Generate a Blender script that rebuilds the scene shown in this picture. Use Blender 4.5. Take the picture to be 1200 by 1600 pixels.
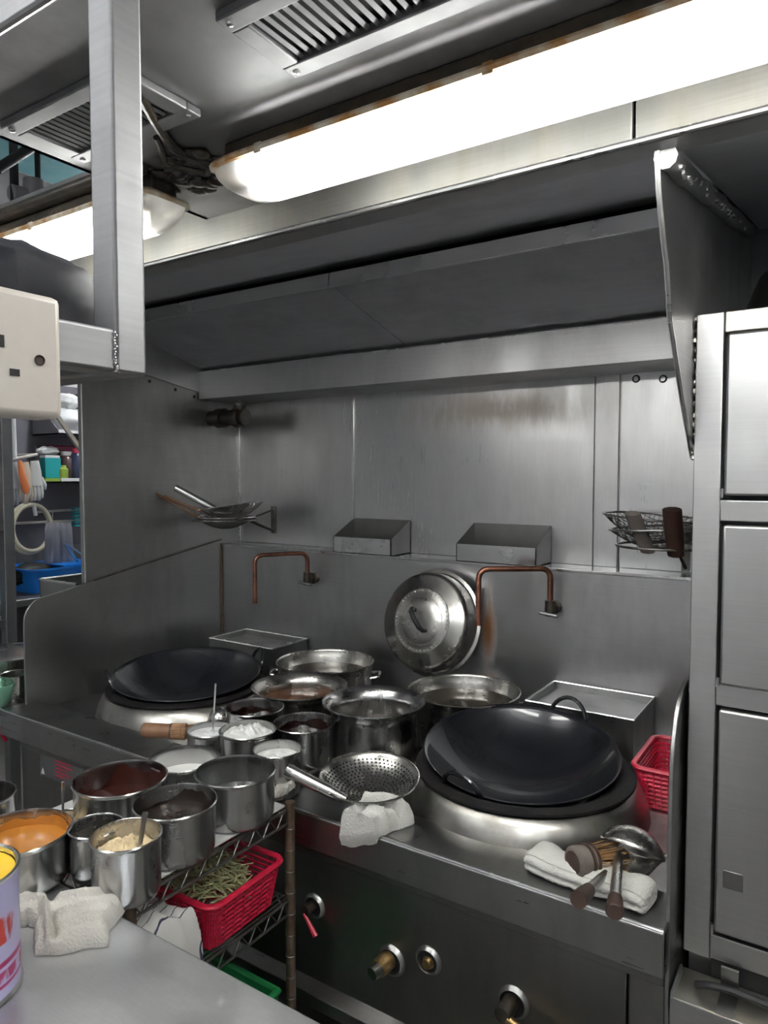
import bpy, bmesh, math, random
from mathutils import Vector, Matrix, noise
random.seed(7)
for o in list(bpy.data.objects): bpy.data.objects.remove(o)
S = bpy.context.scene; COL = S.collection
PI = math.pi
# ---------------------------------------------------------------- camera
FPX = 1110.; YAW = math.radians(33.4); PIT = math.radians(2.85); CAM = Vector((0, 0, 1.6))
FW = Vector((-math.sin(YAW)*math.cos(PIT), math.cos(YAW)*math.cos(PIT), -math.sin(PIT)))
RT = Vector((math.cos(YAW), math.sin(YAW), 0)); UP = RT.cross(FW)
cd = bpy.data.cameras.new('camera'); cam = bpy.data.objects.new('camera', cd); COL.objects.link(cam)
cd.sensor_fit = 'VERTICAL'; cd.sensor_height = 36; cd.sensor_width = 27; cd.lens = 36*FPX/1600; cd.clip_start = .02
m = Matrix((RT, UP, -FW)).transposed().to_4x4(); m.translation = CAM; cam.matrix_world = m
S.camera = cam
# ---------------------------------------------------------------- world and exposure
S.view_settings.view_transform = 'Standard'; S.view_settings.look = 'None'
S.view_settings.exposure = 1.0; S.view_settings.gamma = 1
wd = bpy.data.worlds.new('world'); S.world = wd; wd.use_nodes = True
wd.node_tree.nodes['Background'].inputs[0].default_value = (.8, .85, 1, 1)
wd.node_tree.nodes['Background'].inputs[1].default_value = .05
TUBE_POWER = 36.0      # emission of the fluorescent tubes over the range
FILL_POWER = 105.0      # emission of the unseen tubes added to brighten the kitchen
# ---------------------------------------------------------------- pixel -> point on a known plane
def ray(u, v): return FW + RT*((u-600)/FPX) + UP*((800-v)/FPX)
def on(u, v, ax, val):
    r = ray(u, v); return CAM + r*((val-CAM[ax])/r[ax])
def Xp(u, v, x): return on(u, v, 0, x)
def Yp(u, v, y): return on(u, v, 1, y)
def Zp(u, v, z): return on(u, v, 2, z)
# ---------------------------------------------------------------- mesh builder
class MB:
    def __init__(s): s.v = []; s.f = []
    def add(s, vs, fs):
        b = len(s.v); s.v += [Vector(p) for p in vs]; s.f += [tuple(i+b for i in q) for q in fs]; return s
    def box(s, a, b):
        x0, y0, z0 = a; x1, y1, z1 = b
        return s.add([(x0,y0,z0),(x1,y0,z0),(x1,y1,z0),(x0,y1,z0),(x0,y0,z1),(x1,y0,z1),(x1,y1,z1),(x0,y1,z1)],
                     [(0,3,2,1),(4,5,6,7),(0,1,5,4),(1,2,6,5),(2,3,7,6),(3,0,4,7)])
    def obox(s, c, ax, ay, az):          # box with given half axes
        c, ax, ay, az = map(Vector, (c, ax, ay, az)); vs = []
        for k in (-1, 1):
            for (i, j) in ((-1,-1),(1,-1),(1,1),(-1,1)): vs.append(c+ax*i+ay*j+az*k)
        return s.add(vs, [(0,3,2,1),(4,5,6,7),(0,1,5,4),(1,2,6,5),(2,3,7,6),(3,0,4,7)])
    def prism(s, poly, axis, a, b):      # polygon in the two other axes, extruded along axis
        def P(p, t):
            if axis == 0: return (t, p[0], p[1])
            if axis == 1: return (p[0], t, p[1])
            return (p[0], p[1], t)
        n = len(poly); vs = [P(p, a) for p in poly]+[P(p, b) for p in poly]
        fs = [tuple(range(n))[::-1], tuple(range(n, 2*n))]
        fs += [(i, (i+1) % n, n+(i+1) % n, n+i) for i in range(n)]
        return s.add(vs, fs)
    def lathe(s, prof, n=40, mat=None, ang=(0, 2*PI)):   # prof = [(r,z)]
        full = abs(ang[1]-ang[0]-2*PI) < 1e-6; vs = []; fs = []; k = len(prof); m_ = n if full else n+1
        for i in range(m_):
            a = ang[0]+(ang[1]-ang[0])*i/n
            for r, z in prof:
                p = Vector((r*math.cos(a), r*math.sin(a), z)); vs.append(mat @ p if mat else p)
        for i in range(n):
            j = (i+1) % m_
            for q in range(k-1):
                fs.append((i*k+q, j*k+q, j*k+q+1, i*k+q+1))
        return s.add(vs, fs)
    def tube(s, pts, r, n=8, closed=False, flat=1.0, caps=True):
        pts = [Vector(p) for p in pts]; N = len(pts); vs = []; fs = []
        rs = r if isinstance(r, (list, tuple)) else [r]*N
        up = None
        for i, p in enumerate(pts):
            if closed: d = pts[(i+1) % N]-pts[i-1]
            else: d = pts[min(i+1, N-1)]-pts[max(i-1, 0)]
            d = d.normalized() if d.length > 1e-9 else Vector((0, 0, 1))
            if up is None:
                up = Vector((0, 0, 1)) if abs(d.z) < .9 else Vector((1, 0, 0))
            e1 = d.cross(up); e1 = e1.normalized() if e1.length > 1e-6 else d.orthogonal().normalized()
            e2 = e1.cross(d).normalized(); up = e2
            for k in range(n):
                a = 2*PI*k/n; vs.append(p+e1*(math.cos(a)*rs[i])+e2*(math.sin(a)*rs[i]*flat))
        for i in range(N if closed else N-1):
            j = (i+1) % N
            for k in range(n): fs.append((i*n+k, i*n+(k+1) % n, j*n+(k+1) % n, j*n+k))
        if not closed and caps: fs += [tuple(range(n)), tuple(range((N-1)*n, N*n))[::-1]]
        return s.add(vs, fs)
    def grid(s, fn, nu, nv):
        vs = [fn(i/nu, j/nv) for i in range(nu+1) for j in range(nv+1)]; w = nv+1
        return s.add(vs, [(i*w+j, (i+1)*w+j, (i+1)*w+j+1, i*w+j+1) for i in range(nu) for j in range(nv)])
    def xf(s, mat): s.v = [mat @ p for p in s.v]; return s
def arc(c, e1, e2, r, a0, a1, n=8):
    c, e1, e2 = Vector(c), Vector(e1).normalized(), Vector(e2).normalized()
    return [c+e1*(r*math.cos(a0+(a1-a0)*i/n))+e2*(r*math.sin(a0+(a1-a0)*i/n)) for i in range(n+1)]
def bend(pts, r, n=6):               # polyline with rounded corners
    pts = [Vector(p) for p in pts]; out = [pts[0]]
    for i in range(1, len(pts)-1):
        a, b, c = pts[i-1], pts[i], pts[i+1]; d1 = (a-b).normalized(); d2 = (c-b).normalized()
        t = min(r, (a-b).length*.49, (c-b).length*.49); p, q = b+d1*t, b+d2*t
        for k in range(n+1):
            w = k/n; out.append((p*(1-w)+b*w)*(1-w)+(b*(1-w)+q*w)*w)
    out.append(pts[-1]); return out
def nz(p, sc=1., seed=0.): return noise.noise(Vector(p)*sc+Vector((seed*7.1, seed*3.3, seed*1.7)))
def fbm(p, sc=1., o=4, seed=0.): return noise.fractal(Vector(p)*sc+Vector((seed*7.1, seed*3.3, seed*1.7)), 1., 2., o)
# ---------------------------------------------------------------- objects
def root_loc(p):
    while p.parent: p = p.parent
    return p.location.copy()
def obj(name, mb, mat, parent=None, world=True, bevel=0, smooth=40, solid=0, sub=0, recalc=True):
    me = bpy.data.meshes.new(name); vs = mb.v
    if parent is None:
        xs = [p.x for p in vs]; ys = [p.y for p in vs]; zs = [p.z for p in vs]
        L = Vector(((min(xs)+max(xs))/2, (min(ys)+max(ys))/2, min(zs)))
    elif world: L = root_loc(parent)
    else: L = Vector((0, 0, 0))
    me.from_pydata([p-L for p in vs], [], mb.f)
    if recalc:
        bm = bmesh.new(); bm.from_mesh(me); bmesh.ops.recalc_face_normals(bm, faces=bm.faces); bm.to_mesh(me); bm.free()
    if smooth:
        me.shade_smooth(); me.set_sharp_from_angle(angle=math.radians(smooth))
    o = bpy.data.objects.new(name, me); COL.objects.link(o); me.materials.append(mat)
    if parent is None: o.location = L
    else: o.parent = parent
    if solid:
        md = o.modifiers.new('thickness', 'SOLIDIFY'); md.thickness = solid; md.offset = 0
    if bevel:
        md = o.modifiers.new('bevel', 'BEVEL'); md.width = bevel; md.segments = 2; md.limit_method = 'ANGLE'; md.angle_limit = .6
    if sub:
        md = o.modifiers.new('subdivision', 'SUBSURF'); md.levels = sub; md.render_levels = sub
    return o
def tag(o, label, cat, group=None, kind=None):
    o['label'] = label
    if cat: o['category'] = cat
    if group: o['group'] = group
    if kind: o['kind'] = kind
    return o
def thing(name, label, cat, loc, group=None, rotz=0):
    o = bpy.data.objects.new(name, None); COL.objects.link(o); o.location = loc; o.rotation_euler = (0, 0, rotz)
    o.empty_display_size = .05
    return tag(o, label, cat, group)
def struct(name, mb, mat, parent=None, label=None, **k):
    o = obj(name, mb, mat, parent, **k)
    if parent is None:
        o['kind'] = 'structure'
        if label: o['label'] = label
    return o
# ---------------------------------------------------------------- materials
def base_mat(name):
    mt = bpy.data.materials.new(name); mt.use_nodes = True; nt = mt.node_tree
    return mt, nt, nt.nodes['Principled BSDF']
def N(nt, t, **kw):
    n = nt.nodes.new(t)
    for k, v in kw.items(): setattr(n, k, v)
    return n
def ramp(nt, src, lo, hi, a=0., b=1.):
    r = N(nt, 'ShaderNodeMapRange'); r.inputs[1].default_value = lo; r.inputs[2].default_value = hi
    r.inputs[3].default_value = a; r.inputs[4].default_value = b; nt.links.new(src, r.inputs[0]); return r.outputs[0]
def mixc(nt, fac, A, B):
    x = N(nt, 'ShaderNodeMix', data_type='RGBA')
    for s_, val in ((x.inputs[0], fac), (x.inputs[6], A), (x.inputs[7], B)):
        if isinstance(val, (tuple, list)): s_.default_value = (*val[:3], 1)
        elif isinstance(val, (int, float)): s_.default_value = val
        else: nt.links.new(val, s_)
    return x.outputs[2]
def mul(nt, a, b, op='MULTIPLY'):
    x = N(nt, 'ShaderNodeMath', operation=op)
    for s_, val in ((x.inputs[0], a), (x.inputs[1], b)):
        if isinstance(val, (int, float)): s_.default_value = val
        else: nt.links.new(val, s_)
    x.use_clamp = op == 'ADD'
    return x.outputs[0]
def noise_tex(nt, vec, scale, detail=4, rough=.6, sc=(1, 1, 1)):
    mp = N(nt, 'ShaderNodeMapping'); mp.inputs[3].default_value = sc; nt.links.new(vec, mp.inputs[0])
    t = N(nt, 'ShaderNodeTexNoise'); t.inputs['Scale'].default_value = scale; t.inputs['Detail'].default_value = detail
    t.inputs['Roughness'].default_value = rough; nt.links.new(mp.outputs[0], t.inputs[0]); return t.outputs[0]
def steel(name, col, rough=.32, rvar=.12, grime=.35, gcol=(.10, .095, .09), gscale=3., brush=(1, 1, 40), bump=.012, stains=(), gstretch=(1, 1, .35), spec=None):
    """worn stainless steel; stains = (centre, half size, colour, strength, noise stretch)"""
    mt, nt, b = base_mat(name); geo = N(nt, 'ShaderNodeNewGeometry'); pos = geo.outputs['Position']
    b.inputs['Metallic'].default_value = 1
    g = noise_tex(nt, pos, gscale, 6, .62, gstretch); gm = ramp(nt, g, .48, .72, 0, grime)
    c = mixc(nt, gm, col, gcol)
    br = noise_tex(nt, pos, 7, 1, .5, brush)
    c = mixc(nt, ramp(nt, br, .3, .7, 0, .10), c, tuple(x*.6 for x in col))
    rg = mul(nt, ramp(nt, br, .3, .7, rough-rvar/4, rough+rvar/4), ramp(nt, g, .45, .75, 0, .22), 'ADD')
    met = None
    for (ce, hs, sc_, st, stretch) in stains:
        sub = N(nt, 'ShaderNodeVectorMath', operation='SUBTRACT'); nt.links.new(pos, sub.inputs[0]); sub.inputs[1].default_value = ce
        dv = N(nt, 'ShaderNodeVectorMath', operation='DIVIDE'); nt.links.new(sub.outputs[0], dv.inputs[0]); dv.inputs[1].default_value = hs
        ln = N(nt, 'ShaderNodeVectorMath', operation='LENGTH'); nt.links.new(dv.outputs[0], ln.inputs[0])
        fall = ramp(nt, ln.outputs['Value'], 1.0, .15, 0, 1)
        nn = noise_tex(nt, pos, 22, 6, .7, stretch)
        f = mul(nt, ramp(nt, mul(nt, nn, mul(nt, fall, .3), 'ADD'), .52, .78, 0, st), fall)
        c = mixc(nt, f, c, sc_); rg = mul(nt, rg, mul(nt, f, .4), 'ADD')
        inv = mul(nt, 1., mul(nt, f, .9), 'SUBTRACT'); met = inv if met is None else mul(nt, met, inv)
    if met is not None: nt.links.new(met, b.inputs['Metallic'])
    nt.links.new(c, b.inputs['Base Color']); nt.links.new(rg, b.inputs['Roughness'])
    big = noise_tex(nt, pos, 2.2, 2, .5)
    bm_ = N(nt, 'ShaderNodeBump'); bm_.inputs['Strength'].default_value = bump*8; bm_.inputs['Distance'].default_value = .02
    nt.links.new(big, bm_.inputs['Height'])
    nt.links.new(bm_.outputs[0], b.inputs['Normal'])
    return mt
def plain(name, col, rough=.5, metal=0., var=.0, vcol=None, scale=8., bump=0., bscale=40., spec=.5, sss=0., trans=0., alpha=1., lo=.4, hi=.65, sc=(1, 1, 1), coat=0.):
    mt, nt, b = base_mat(name); b.inputs['Roughness'].default_value = rough; b.inputs['Metallic'].default_value = metal
    b.inputs['Base Color'].default_value = (*col, 1); b.inputs['Specular IOR Level'].default_value = spec
    b.inputs['Transmission Weight'].default_value = trans; b.inputs['Coat Weight'].default_value = coat
    tc = N(nt, 'ShaderNodeTexCoord').outputs['Object']
    if sss: b.inputs['Subsurface Weight'].default_value = sss; b.inputs['Subsurface Radius'].default_value = (.004, .004, .004)
    if var:
        n = noise_tex(nt, tc, scale, 5, .6, sc)
        nt.links.new(mixc(nt, ramp(nt, n, lo, hi, 0, var), col, vcol or tuple(x*.4 for x in col)), b.inputs['Base Color'])
    if bump:
        n2 = noise_tex(nt, tc, bscale, 4, .6, sc); bp = N(nt, 'ShaderNodeBump'); bp.inputs['Strength'].default_value = bump
        bp.inputs['Distance'].default_value = .004; nt.links.new(n2, bp.inputs['Height']); nt.links.new(bp.outputs[0], b.inputs['Normal'])
    return mt
def emit(name, col, st):
    mt = bpy.data.materials.new(name); mt.use_nodes = True; nt = mt.node_tree; nt.nodes.clear()
    e = N(nt, 'ShaderNodeEmission'); e.inputs[0].default_value = (*col, 1); e.inputs[1].default_value = st
    o_ = N(nt, 'ShaderNodeOutputMaterial'); nt.links.new(e.outputs[0], o_.inputs[0]); return mt
def clear(name, col, tr=.6, rough=.15, translucent=.5):
    """thin clear plastic: part straight through, part scattered, a little gloss"""
    mt = bpy.data.materials.new(name); mt.use_nodes = True; nt = mt.node_tree; nt.nodes.clear()
    t = N(nt, 'ShaderNodeBsdfTransparent'); t.inputs[0].default_value = (*col, 1)
    tl = N(nt, 'ShaderNodeBsdfTranslucent'); tl.inputs[0].default_value = (*col, 1)
    gl = N(nt, 'ShaderNodeBsdfGlossy'); gl.inputs[1].default_value = rough
    m1 = N(nt, 'ShaderNodeMixShader'); m1.inputs[0].default_value = 1-tr; nt.links.new(t.outputs[0], m1.inputs[1]); nt.links.new(tl.outputs[0], m1.inputs[2])
    m2 = N(nt, 'ShaderNodeMixShader'); m2.inputs[0].default_value = .06; nt.links.new(m1.outputs[0], m2.inputs[1]); nt.links.new(gl.outputs[0], m2.inputs[2])
    o_ = N(nt, 'ShaderNodeOutputMaterial'); nt.links.new(m2.outputs[0], o_.inputs[0]); return mt

rustc = (.20, .075, .02)
tapR = Yp(762, 985, 2.24); cornerL = Yp(345, 905, 2.24); burn = Yp(770, 640, 2.36)
M = {}
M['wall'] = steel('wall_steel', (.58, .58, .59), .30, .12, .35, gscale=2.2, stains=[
    (tuple(burn), (.55, .3, .12), (.26, .19, .12), .55, (1, 1, .25))], brush=(40, 40, 1.5))
M['wall_low'] = steel('splash_steel', (.48, .48, .49), .32, .12, .45, gscale=2.6, stains=[
    (tuple(tapR), (.05, .3, .20), rustc, 1., (2.2, 1, .35)), (tuple(tapR+Vector((.02, 0, -.17))), (.10, .3, .06), (.17, .09, .04), .7, (1, 1, 1)),
    (tuple(cornerL), (.02, .1, .18), rustc, 1., (1, 1, .4))])
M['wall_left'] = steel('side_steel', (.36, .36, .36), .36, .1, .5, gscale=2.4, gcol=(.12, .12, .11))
M['hood'] = steel('hood_steel', (.44, .44, .45), .40, .1, .35, gcol=(.16, .15, .14), gscale=4)
M['hood_lip'] = steel('hood_lip_steel', (.26, .255, .24), .5, .1, .45, gcol=(.26, .24, .19), gscale=7, gstretch=(2, 1, .3))
M['baffle'] = steel('baffle_steel', (.66, .66, .70), .5, .08, .25, gcol=(.15, .15, .17))
M['plenum'] = steel('plenum_steel', (.27, .27, .28), .58, .1, .6, gcol=(.10, .095, .09), gscale=2.5, gstretch=(1, 1, 1), bump=.004)
M['grease'] = plain('black_grease', (.018, .016, .014), .35, 0, .7, (.06, .045, .03), 18, .8, 30)
M['range'] = steel('range_steel', (.32, .32, .32), .30, .12, .45, gcol=(.09, .085, .08), gscale=4)
M['range_front'] = steel('range_front_steel', (.23, .225, .22), .30, .1, .5, gcol=(.08, .075, .07), gscale=3)
M['dome'] = steel('burner_steel', (.40, .39, .37), .32, .1, .55, gcol=(.14, .11, .08), gscale=9, gstretch=(1, 1, 1), bump=.05)
M['pot'] = steel('pot_steel', (.50, .50, .50), .19, .06, .3, gcol=(.22, .21, .2), gscale=10, brush=(1, 1, 60), bump=.006)
M['pot_old'] = steel('old_pot_steel', (.44, .43, .41), .24, .08, .35, gcol=(.2, .19, .17), gscale=9, brush=(1, 1, 60), bump=.02)
M['bright'] = steel('bright_steel', (.68, .68, .68), .2, .06, .15, bump=.01)
M['table'] = steel('table_steel', (.64, .65, .67), .40, .14, .35, gcol=(.33, .33, .33), gscale=5, brush=(4, 60, 1), gstretch=(1, 1, 1))
M['rack'] = steel('rack_steel', (.23, .23, .24), .52, .1, .35, gcol=(.25, .25, .25), gscale=6)
M['cab'] = steel('cabinet_steel', (.40, .40, .40), .36, .1, .3, gcol=(.22, .22, .22), gscale=3, brush=(1, 1, 40))
M['cab_top'] = steel('cabinet_dirty_steel', (.52, .50, .45), .4, .1, .6, gcol=(.36, .30, .18), gscale=14, gstretch=(1, 1, 1))
M['perf'] = steel('skimmer_steel', (.58, .57, .55), .24, .08, .3, gscale=12)
M['iron'] = plain('wok_iron', (.010, .011, .016), .26, .45, .7, (.028, .028, .032), 6, .10, 9, coat=.35)
M['castiron'] = plain('cast_iron', (.006, .006, .007), .62, 0, .5, (.016, .013, .011), 20, .3, 60, spec=.22)
M['gap_shade'] = plain('slat_gap_shade', (.006, .006, .006), .9)
M['copper'] = plain('old_copper', (.27, .115, .075), .38, .85, .8, (.09, .045, .035), 25, .1, 60)
M['brass'] = plain('old_brass', (.42, .28, .12), .35, .9, .6, (.12, .08, .04), 30)
M['black'] = plain('black_plastic', (.012, .012, .013), .5, 0, spec=.25)
M['blackiron'] = plain('black_pipe', (.03, .027, .024), .4, .5, .6, (.07, .05, .03), 30, .4, 60)
M['white_plastic'] = plain('ivory_plastic', (.66, .61, .56), .38, 0, .35, (.48, .42, .36), 9)
M['towel'] = plain('white_terry', (.72, .71, .68), .95, 0, .4, (.56, .54, .49), 6, .9, 260, spec=.1)
M['towel_d'] = plain('grey_white_terry', (.68, .66, .62), .95, 0, .5, (.50, .46, .41), 7, .9, 230, spec=.1)
M['navy'] = plain('navy_stripe', (.04, .04, .08), .9)
M['red'] = plain('red_plastic', (.52, .012, .045), .35, 0, .2, (.3, .01, .03), 12, sss=0)
M['wood'] = plain('worn_wood', (.20, .105, .055), .6, 0, .7, (.12, .055, .025), 14, .3, 40, sc=(1, 1, .2))
M['dark_wood'] = plain('dark_wood', (.034, .016, .011), .5, 0, .6, (.03, .016, .011), 16, .2, 40)
M['grey_wood'] = plain('grey_wood', (.13, .11, .10), .7, 0, .6, (.07, .055, .05), 16, .2, 40)
M['bamboo'] = plain('bamboo', (.30, .15, .06), .55, 0, .6, (.11, .05, .02), 20, .2, 50)
M['bristle'] = plain('bristle', (.24, .13, .05), .6, 0, .6, (.06, .03, .01), 40)
M['tile'] = plain('floor_tile', (.22, .21, .20), .35, 0, .5, (.12, .11, .10), 9)
M['white_wall'] = plain('wall_paint', (.6, .6, .61), .55, 0, .3, (.3, .3, .3), 3)
M['ceil'] = plain('ceiling_paint', (.6, .6, .6), .7, 0, .4, (.45, .45, .45), 3)
M['cyan'] = plain('cyan_board', (.09, .30, .34), .6, 0, .5, (.2, .36, .38), 8)
M['liner'] = plain('white_liner', (.68, .68, .68), .6, 0, .3, (.5, .5, .49), 7)
M['rust'] = plain('rusty_wire', (.12, .085, .06), .5, .5, .7, (.05, .03, .02), 40)
M['wire'] = plain('dull_wire', (.20, .195, .185), .38, .9, .6, (.08, .07, .06), 30)
M['lens'] = clear('fixture_lens', (.93, .95, .93), .42)
M['endcap'] = clear('yellowed_lens', (.82, .80, .66), .72)
M['seal'] = plain('rusty_gasket', (.34, .17, .05), .6, 0, .9, (.62, .60, .50), 16, lo=.42, hi=.6)
M['fixture'] = plain('fixture_body', (.42, .41, .36), .5, 0, .6, (.12, .08, .04), 12)
M['tube'] = emit('fluorescent_tube', (1, .985, .96), TUBE_POWER)
M['filltube'] = emit('fill_tube', (.97, .98, 1), FILL_POWER)
# ================================================================ the room shell
XL, XR, YF, YW, YU, ZL, ZR, ZD = -2.35, -.25, 1.25, 2.24, 2.36, 1.302, .82, .79
struct('floor', MB().box((-4.4, -2.2, -.1), (2.2, 3.4, 0)), M['tile'], label='dark tiled kitchen floor')
struct('ceiling', MB().box((-4.4, -2.2, 3.5), (2.2, 3.4, 3.6)), M['ceil'], label='grey painted kitchen ceiling')
struct('wall_far', MB().box((-4.5, -2.2, 0), (-4.4, 3.4, 3.5)), M['white_wall'], label='grey wall behind the storage shelves')
struct('wall_rear', MB().box((-4.5, -2.3, 0), (2.3, -2.2, 3.5)), M['white_wall'], label='plain wall behind the camera')
struct('wall_right', MB().box((2.2, -2.2, 0), (2.3, 3.4, 3.5)), M['white_wall'], label='plain wall at the end of the kitchen')
struct('wall_outer', MB().box((-4.5, 3.4, 0), (2.3, 3.5, 3.5)), M['white_wall'], label='outer wall beyond the range')
# back wall above the ledge: separate sheets with seams
wb = struct('wall_back', MB().box((XL-.02, YU+.006, 0), (1.6, YU+.06, 2.9)), M['wall'], label='stainless steel back wall above the range ledge')
su = [Yp(u, 700, YU).x for u in (374, 552, 929, 968)]
edges = [XL+.0] + su + [.9]
for i in range(5):
    a, b = edges[i], edges[i+1]
    obj('wall_panel', MB().box((a+.002, YU-(.004 if i in (0, 3) else 0), ZL), (b-.002, YU+.006, 2.6)), M['wall'], wb, bevel=.0015)
for i, x in enumerate((su[0], su[1])):
    obj('cover_strip', MB().box((x-.007, YU-.006, ZL), (x+.007, YU, 2.4)), M['bright'], wb, bevel=.002)
for u in (994, 1036):
    c = Yp(u, 592, YU); k = MB().lathe([(0, -.03), (.010, -.03), (.013, -.02), (.013, 0), (.008, .005)], 12, Matrix.Translation(c) @ Matrix.Rotation(PI/2, 4, 'X'))
    obj('bolt', k, M['blackiron'], wb)
# lower splash wall and ledge
wl = struct('wall_lower', MB().box((XL-.02, YW, 0), (.9, YU+.006, ZL-.002)), M['wall_low'], label='stainless splash wall with narrow ledge behind the burners')
obj('ledge', MB().box((XL, YW-.004, ZL-.010), (.9, YU, ZL)), M['bright'], wl, bevel=.0015)
# left side sheets
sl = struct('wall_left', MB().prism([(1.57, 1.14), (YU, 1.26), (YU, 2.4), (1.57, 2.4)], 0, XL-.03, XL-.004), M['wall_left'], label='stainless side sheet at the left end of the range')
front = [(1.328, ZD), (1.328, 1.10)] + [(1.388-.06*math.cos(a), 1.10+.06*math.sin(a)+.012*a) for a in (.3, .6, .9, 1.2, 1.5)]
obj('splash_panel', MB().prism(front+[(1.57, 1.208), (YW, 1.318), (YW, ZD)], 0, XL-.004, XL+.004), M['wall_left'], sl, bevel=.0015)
obj('edge_strip', MB().tube([(XL-.003, 1.568, 1.21), (XL-.003, 1.568, 2.4)], .003, 6), M['bright'], sl)
obj('corner_seam', MB().box((XL+.004, YW-.006, .9), (XL+.012, YW+.001, ZL)), M['rust'], sl)
seam = MB().tube([(XL+.005, 1.60, 1.214), (XL+.005, 1.85, 1.256), (XL+.005, YW, 1.320)], .002, 6)
obj('rusty_seam', seam, M['rust'], sl)
for (y, z) in ((1.70, 2.035), (1.87, 2.0), (2.0, 1.98), (2.1, 1.96)):
    obj('rivet', MB().lathe([(.0, .006), (.005, .004), (.007, 0)], 8, Matrix.Translation((XL-.004, y, z-.02)) @ Matrix.Rotation(PI/2, 4, 'Y')), M['blackiron'], sl)
# ================================================================ exhaust hood
YLp, ZLp = 1.03, 2.06
hd = thing('exhaust_hood', 'long stainless steel exhaust hood with sloping baffles over the range', 'hood', (-1.2, 1.7, 1.93))
XE = 1.1
obj('fascia', MB().box((XL, YLp, ZLp), (-.268, YLp+.012, 2.3)), M['hood_lip'], hd, bevel=.002)
obj('fascia', MB().box((-.264, YLp, ZLp), (XE, YLp+.012, 2.3)), M['hood_lip'], hd, bevel=.002)
obj('lip_bead', MB().tube([(XL, YLp+.001, ZLp+.002), (XE, YLp+.001, ZLp+.002)], .005, 8), M['bright'], hd)
obj('lip_flange', MB().box((XL, YLp+.012, ZLp), (XE, YLp+.06, ZLp+.008)), M['hood'], hd)
obj('flange_return', MB().box((XL, YLp+.052, ZLp+.008), (XE, YLp+.06, ZLp+.05)), M['baffle'], hd)
obj('baffle', MB().prism([(1.09, 2.10), (1.78, 2.245), (1.78, 2.255), (1.09, 2.11)], 0, XL, -.245), M['baffle'], hd)
bx0 = Yp(520, 445, 1.72).x
for (a, b) in ((XL, bx0), (bx0+.003, -.245)):
    bf = obj('baffle', MB().prism([(1.70, 2.175), (2.15, 2.055), (2.15, 2.063), (1.70, 2.185)], 0, a, b), M['baffle'], hd)
    obj('baffle_edge', MB().prism([(1.694, 2.160), (1.700, 2.160), (1.706, 2.205), (1.700, 2.205)], 0, a, b), M['bright'], bf, bevel=.001)
obj('grease_gutter', MB().prism([(2.12, 1.93), (YU, 1.93), (YU, 1.938), (2.128, 1.938), (2.128, 2.046), (2.12, 2.046)], 0, XL, -.245), M['hood'], hd, bevel=.0015)
obj('gutter_bead', MB().tube([(XL, 2.122, 2.046), (-.245, 2.122, 2.046)], .003, 6), M['bright'], hd)
obj('hood_back', MB().box((XL, 2.15, 2.05), (XE, YU, 2.30)), M['plenum'], hd)
obj('hood_roof', MB().box((XL, YLp, 2.30), (XE, YU, 2.31)), M['plenum'], hd)
obj('end_panel', MB().prism([(YLp, ZLp), (1.6, 2.03), (1.87, 2.0), (2.17, 1.952), (YU, 1.93), (YU, 2.31), (YLp, 2.31)], 0, XL-.004, XL+.004), M['hood'], hd)
xp = -.245
pl = [(1.071, 2.06), (1.085, 2.01), (1.120, 1.95), (1.145, 1.92), (1.174, 1.843), (1.28, 1.73), (1.385, 1.632), (1.40, 1.632), (1.5, 1.7), (2.36, 1.7), (2.36, 2.26), (1.98, 2.21)]
ep = obj('end_plate', MB().prism(pl, 0, xp-.003, xp+.003), M['hood'], hd)
obj('plate_edge', MB().tube([(xp+.002, y, z) for y, z in pl[:7]], .0035, 6), M['bright'], ep)
wv = MB(); pts = [Vector((xp+.012, 1.075+.9*t, 2.05+.155*t)) for t in [i/16 for i in range(17)]]
for i, p in enumerate(pts): pts[i] = p+Vector((0, 0, .004*nz(p, 30)))
obj('weld_tube', wv.tube(pts, [.016+.003*nz(p, 45) for p in pts], 10), M['hood'], ep)
wb2 = MB()
for i in range(26):
    t = random.random(); p = Vector((xp+.026, 1.09+.75*t, 2.045+.13*t+random.uniform(-.012, .012)))
    wb2.lathe([(0, .003), (.004, .001), (.005, -.003)], 6, Matrix.Translation(p) @ Matrix.Rotation(PI/2, 4, 'Y'))
obj('weld_bead', wb2, M['bright'], ep)['kind'] = 'stuff'
obj('neighbour_baffle', MB().prism([(1.10, 2.075), (2.15, 2.255), (2.15, 2.265), (1.10, 2.085)], 0, xp+.02, XE), M['baffle'], hd)
rb = MB()
for i in range(14):
    t = i/13; p = Vector((xp+.006+.004*nz((t, 0, 0), 9), 1.372+.006*nz((t, 2, 0), 8), 1.88-.245*t)); rb.add([], [])
    rb.lathe([(0, .006), (.006, .003), (.008, -.004)], 7, Matrix.Translation(p) @ Matrix.Rotation(random.uniform(0, 3), 4, 'X') @ Matrix.Scale(random.uniform(.5, 1.1), 4))
obj('caulk', rb, M['cab_top'], ep)
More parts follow.
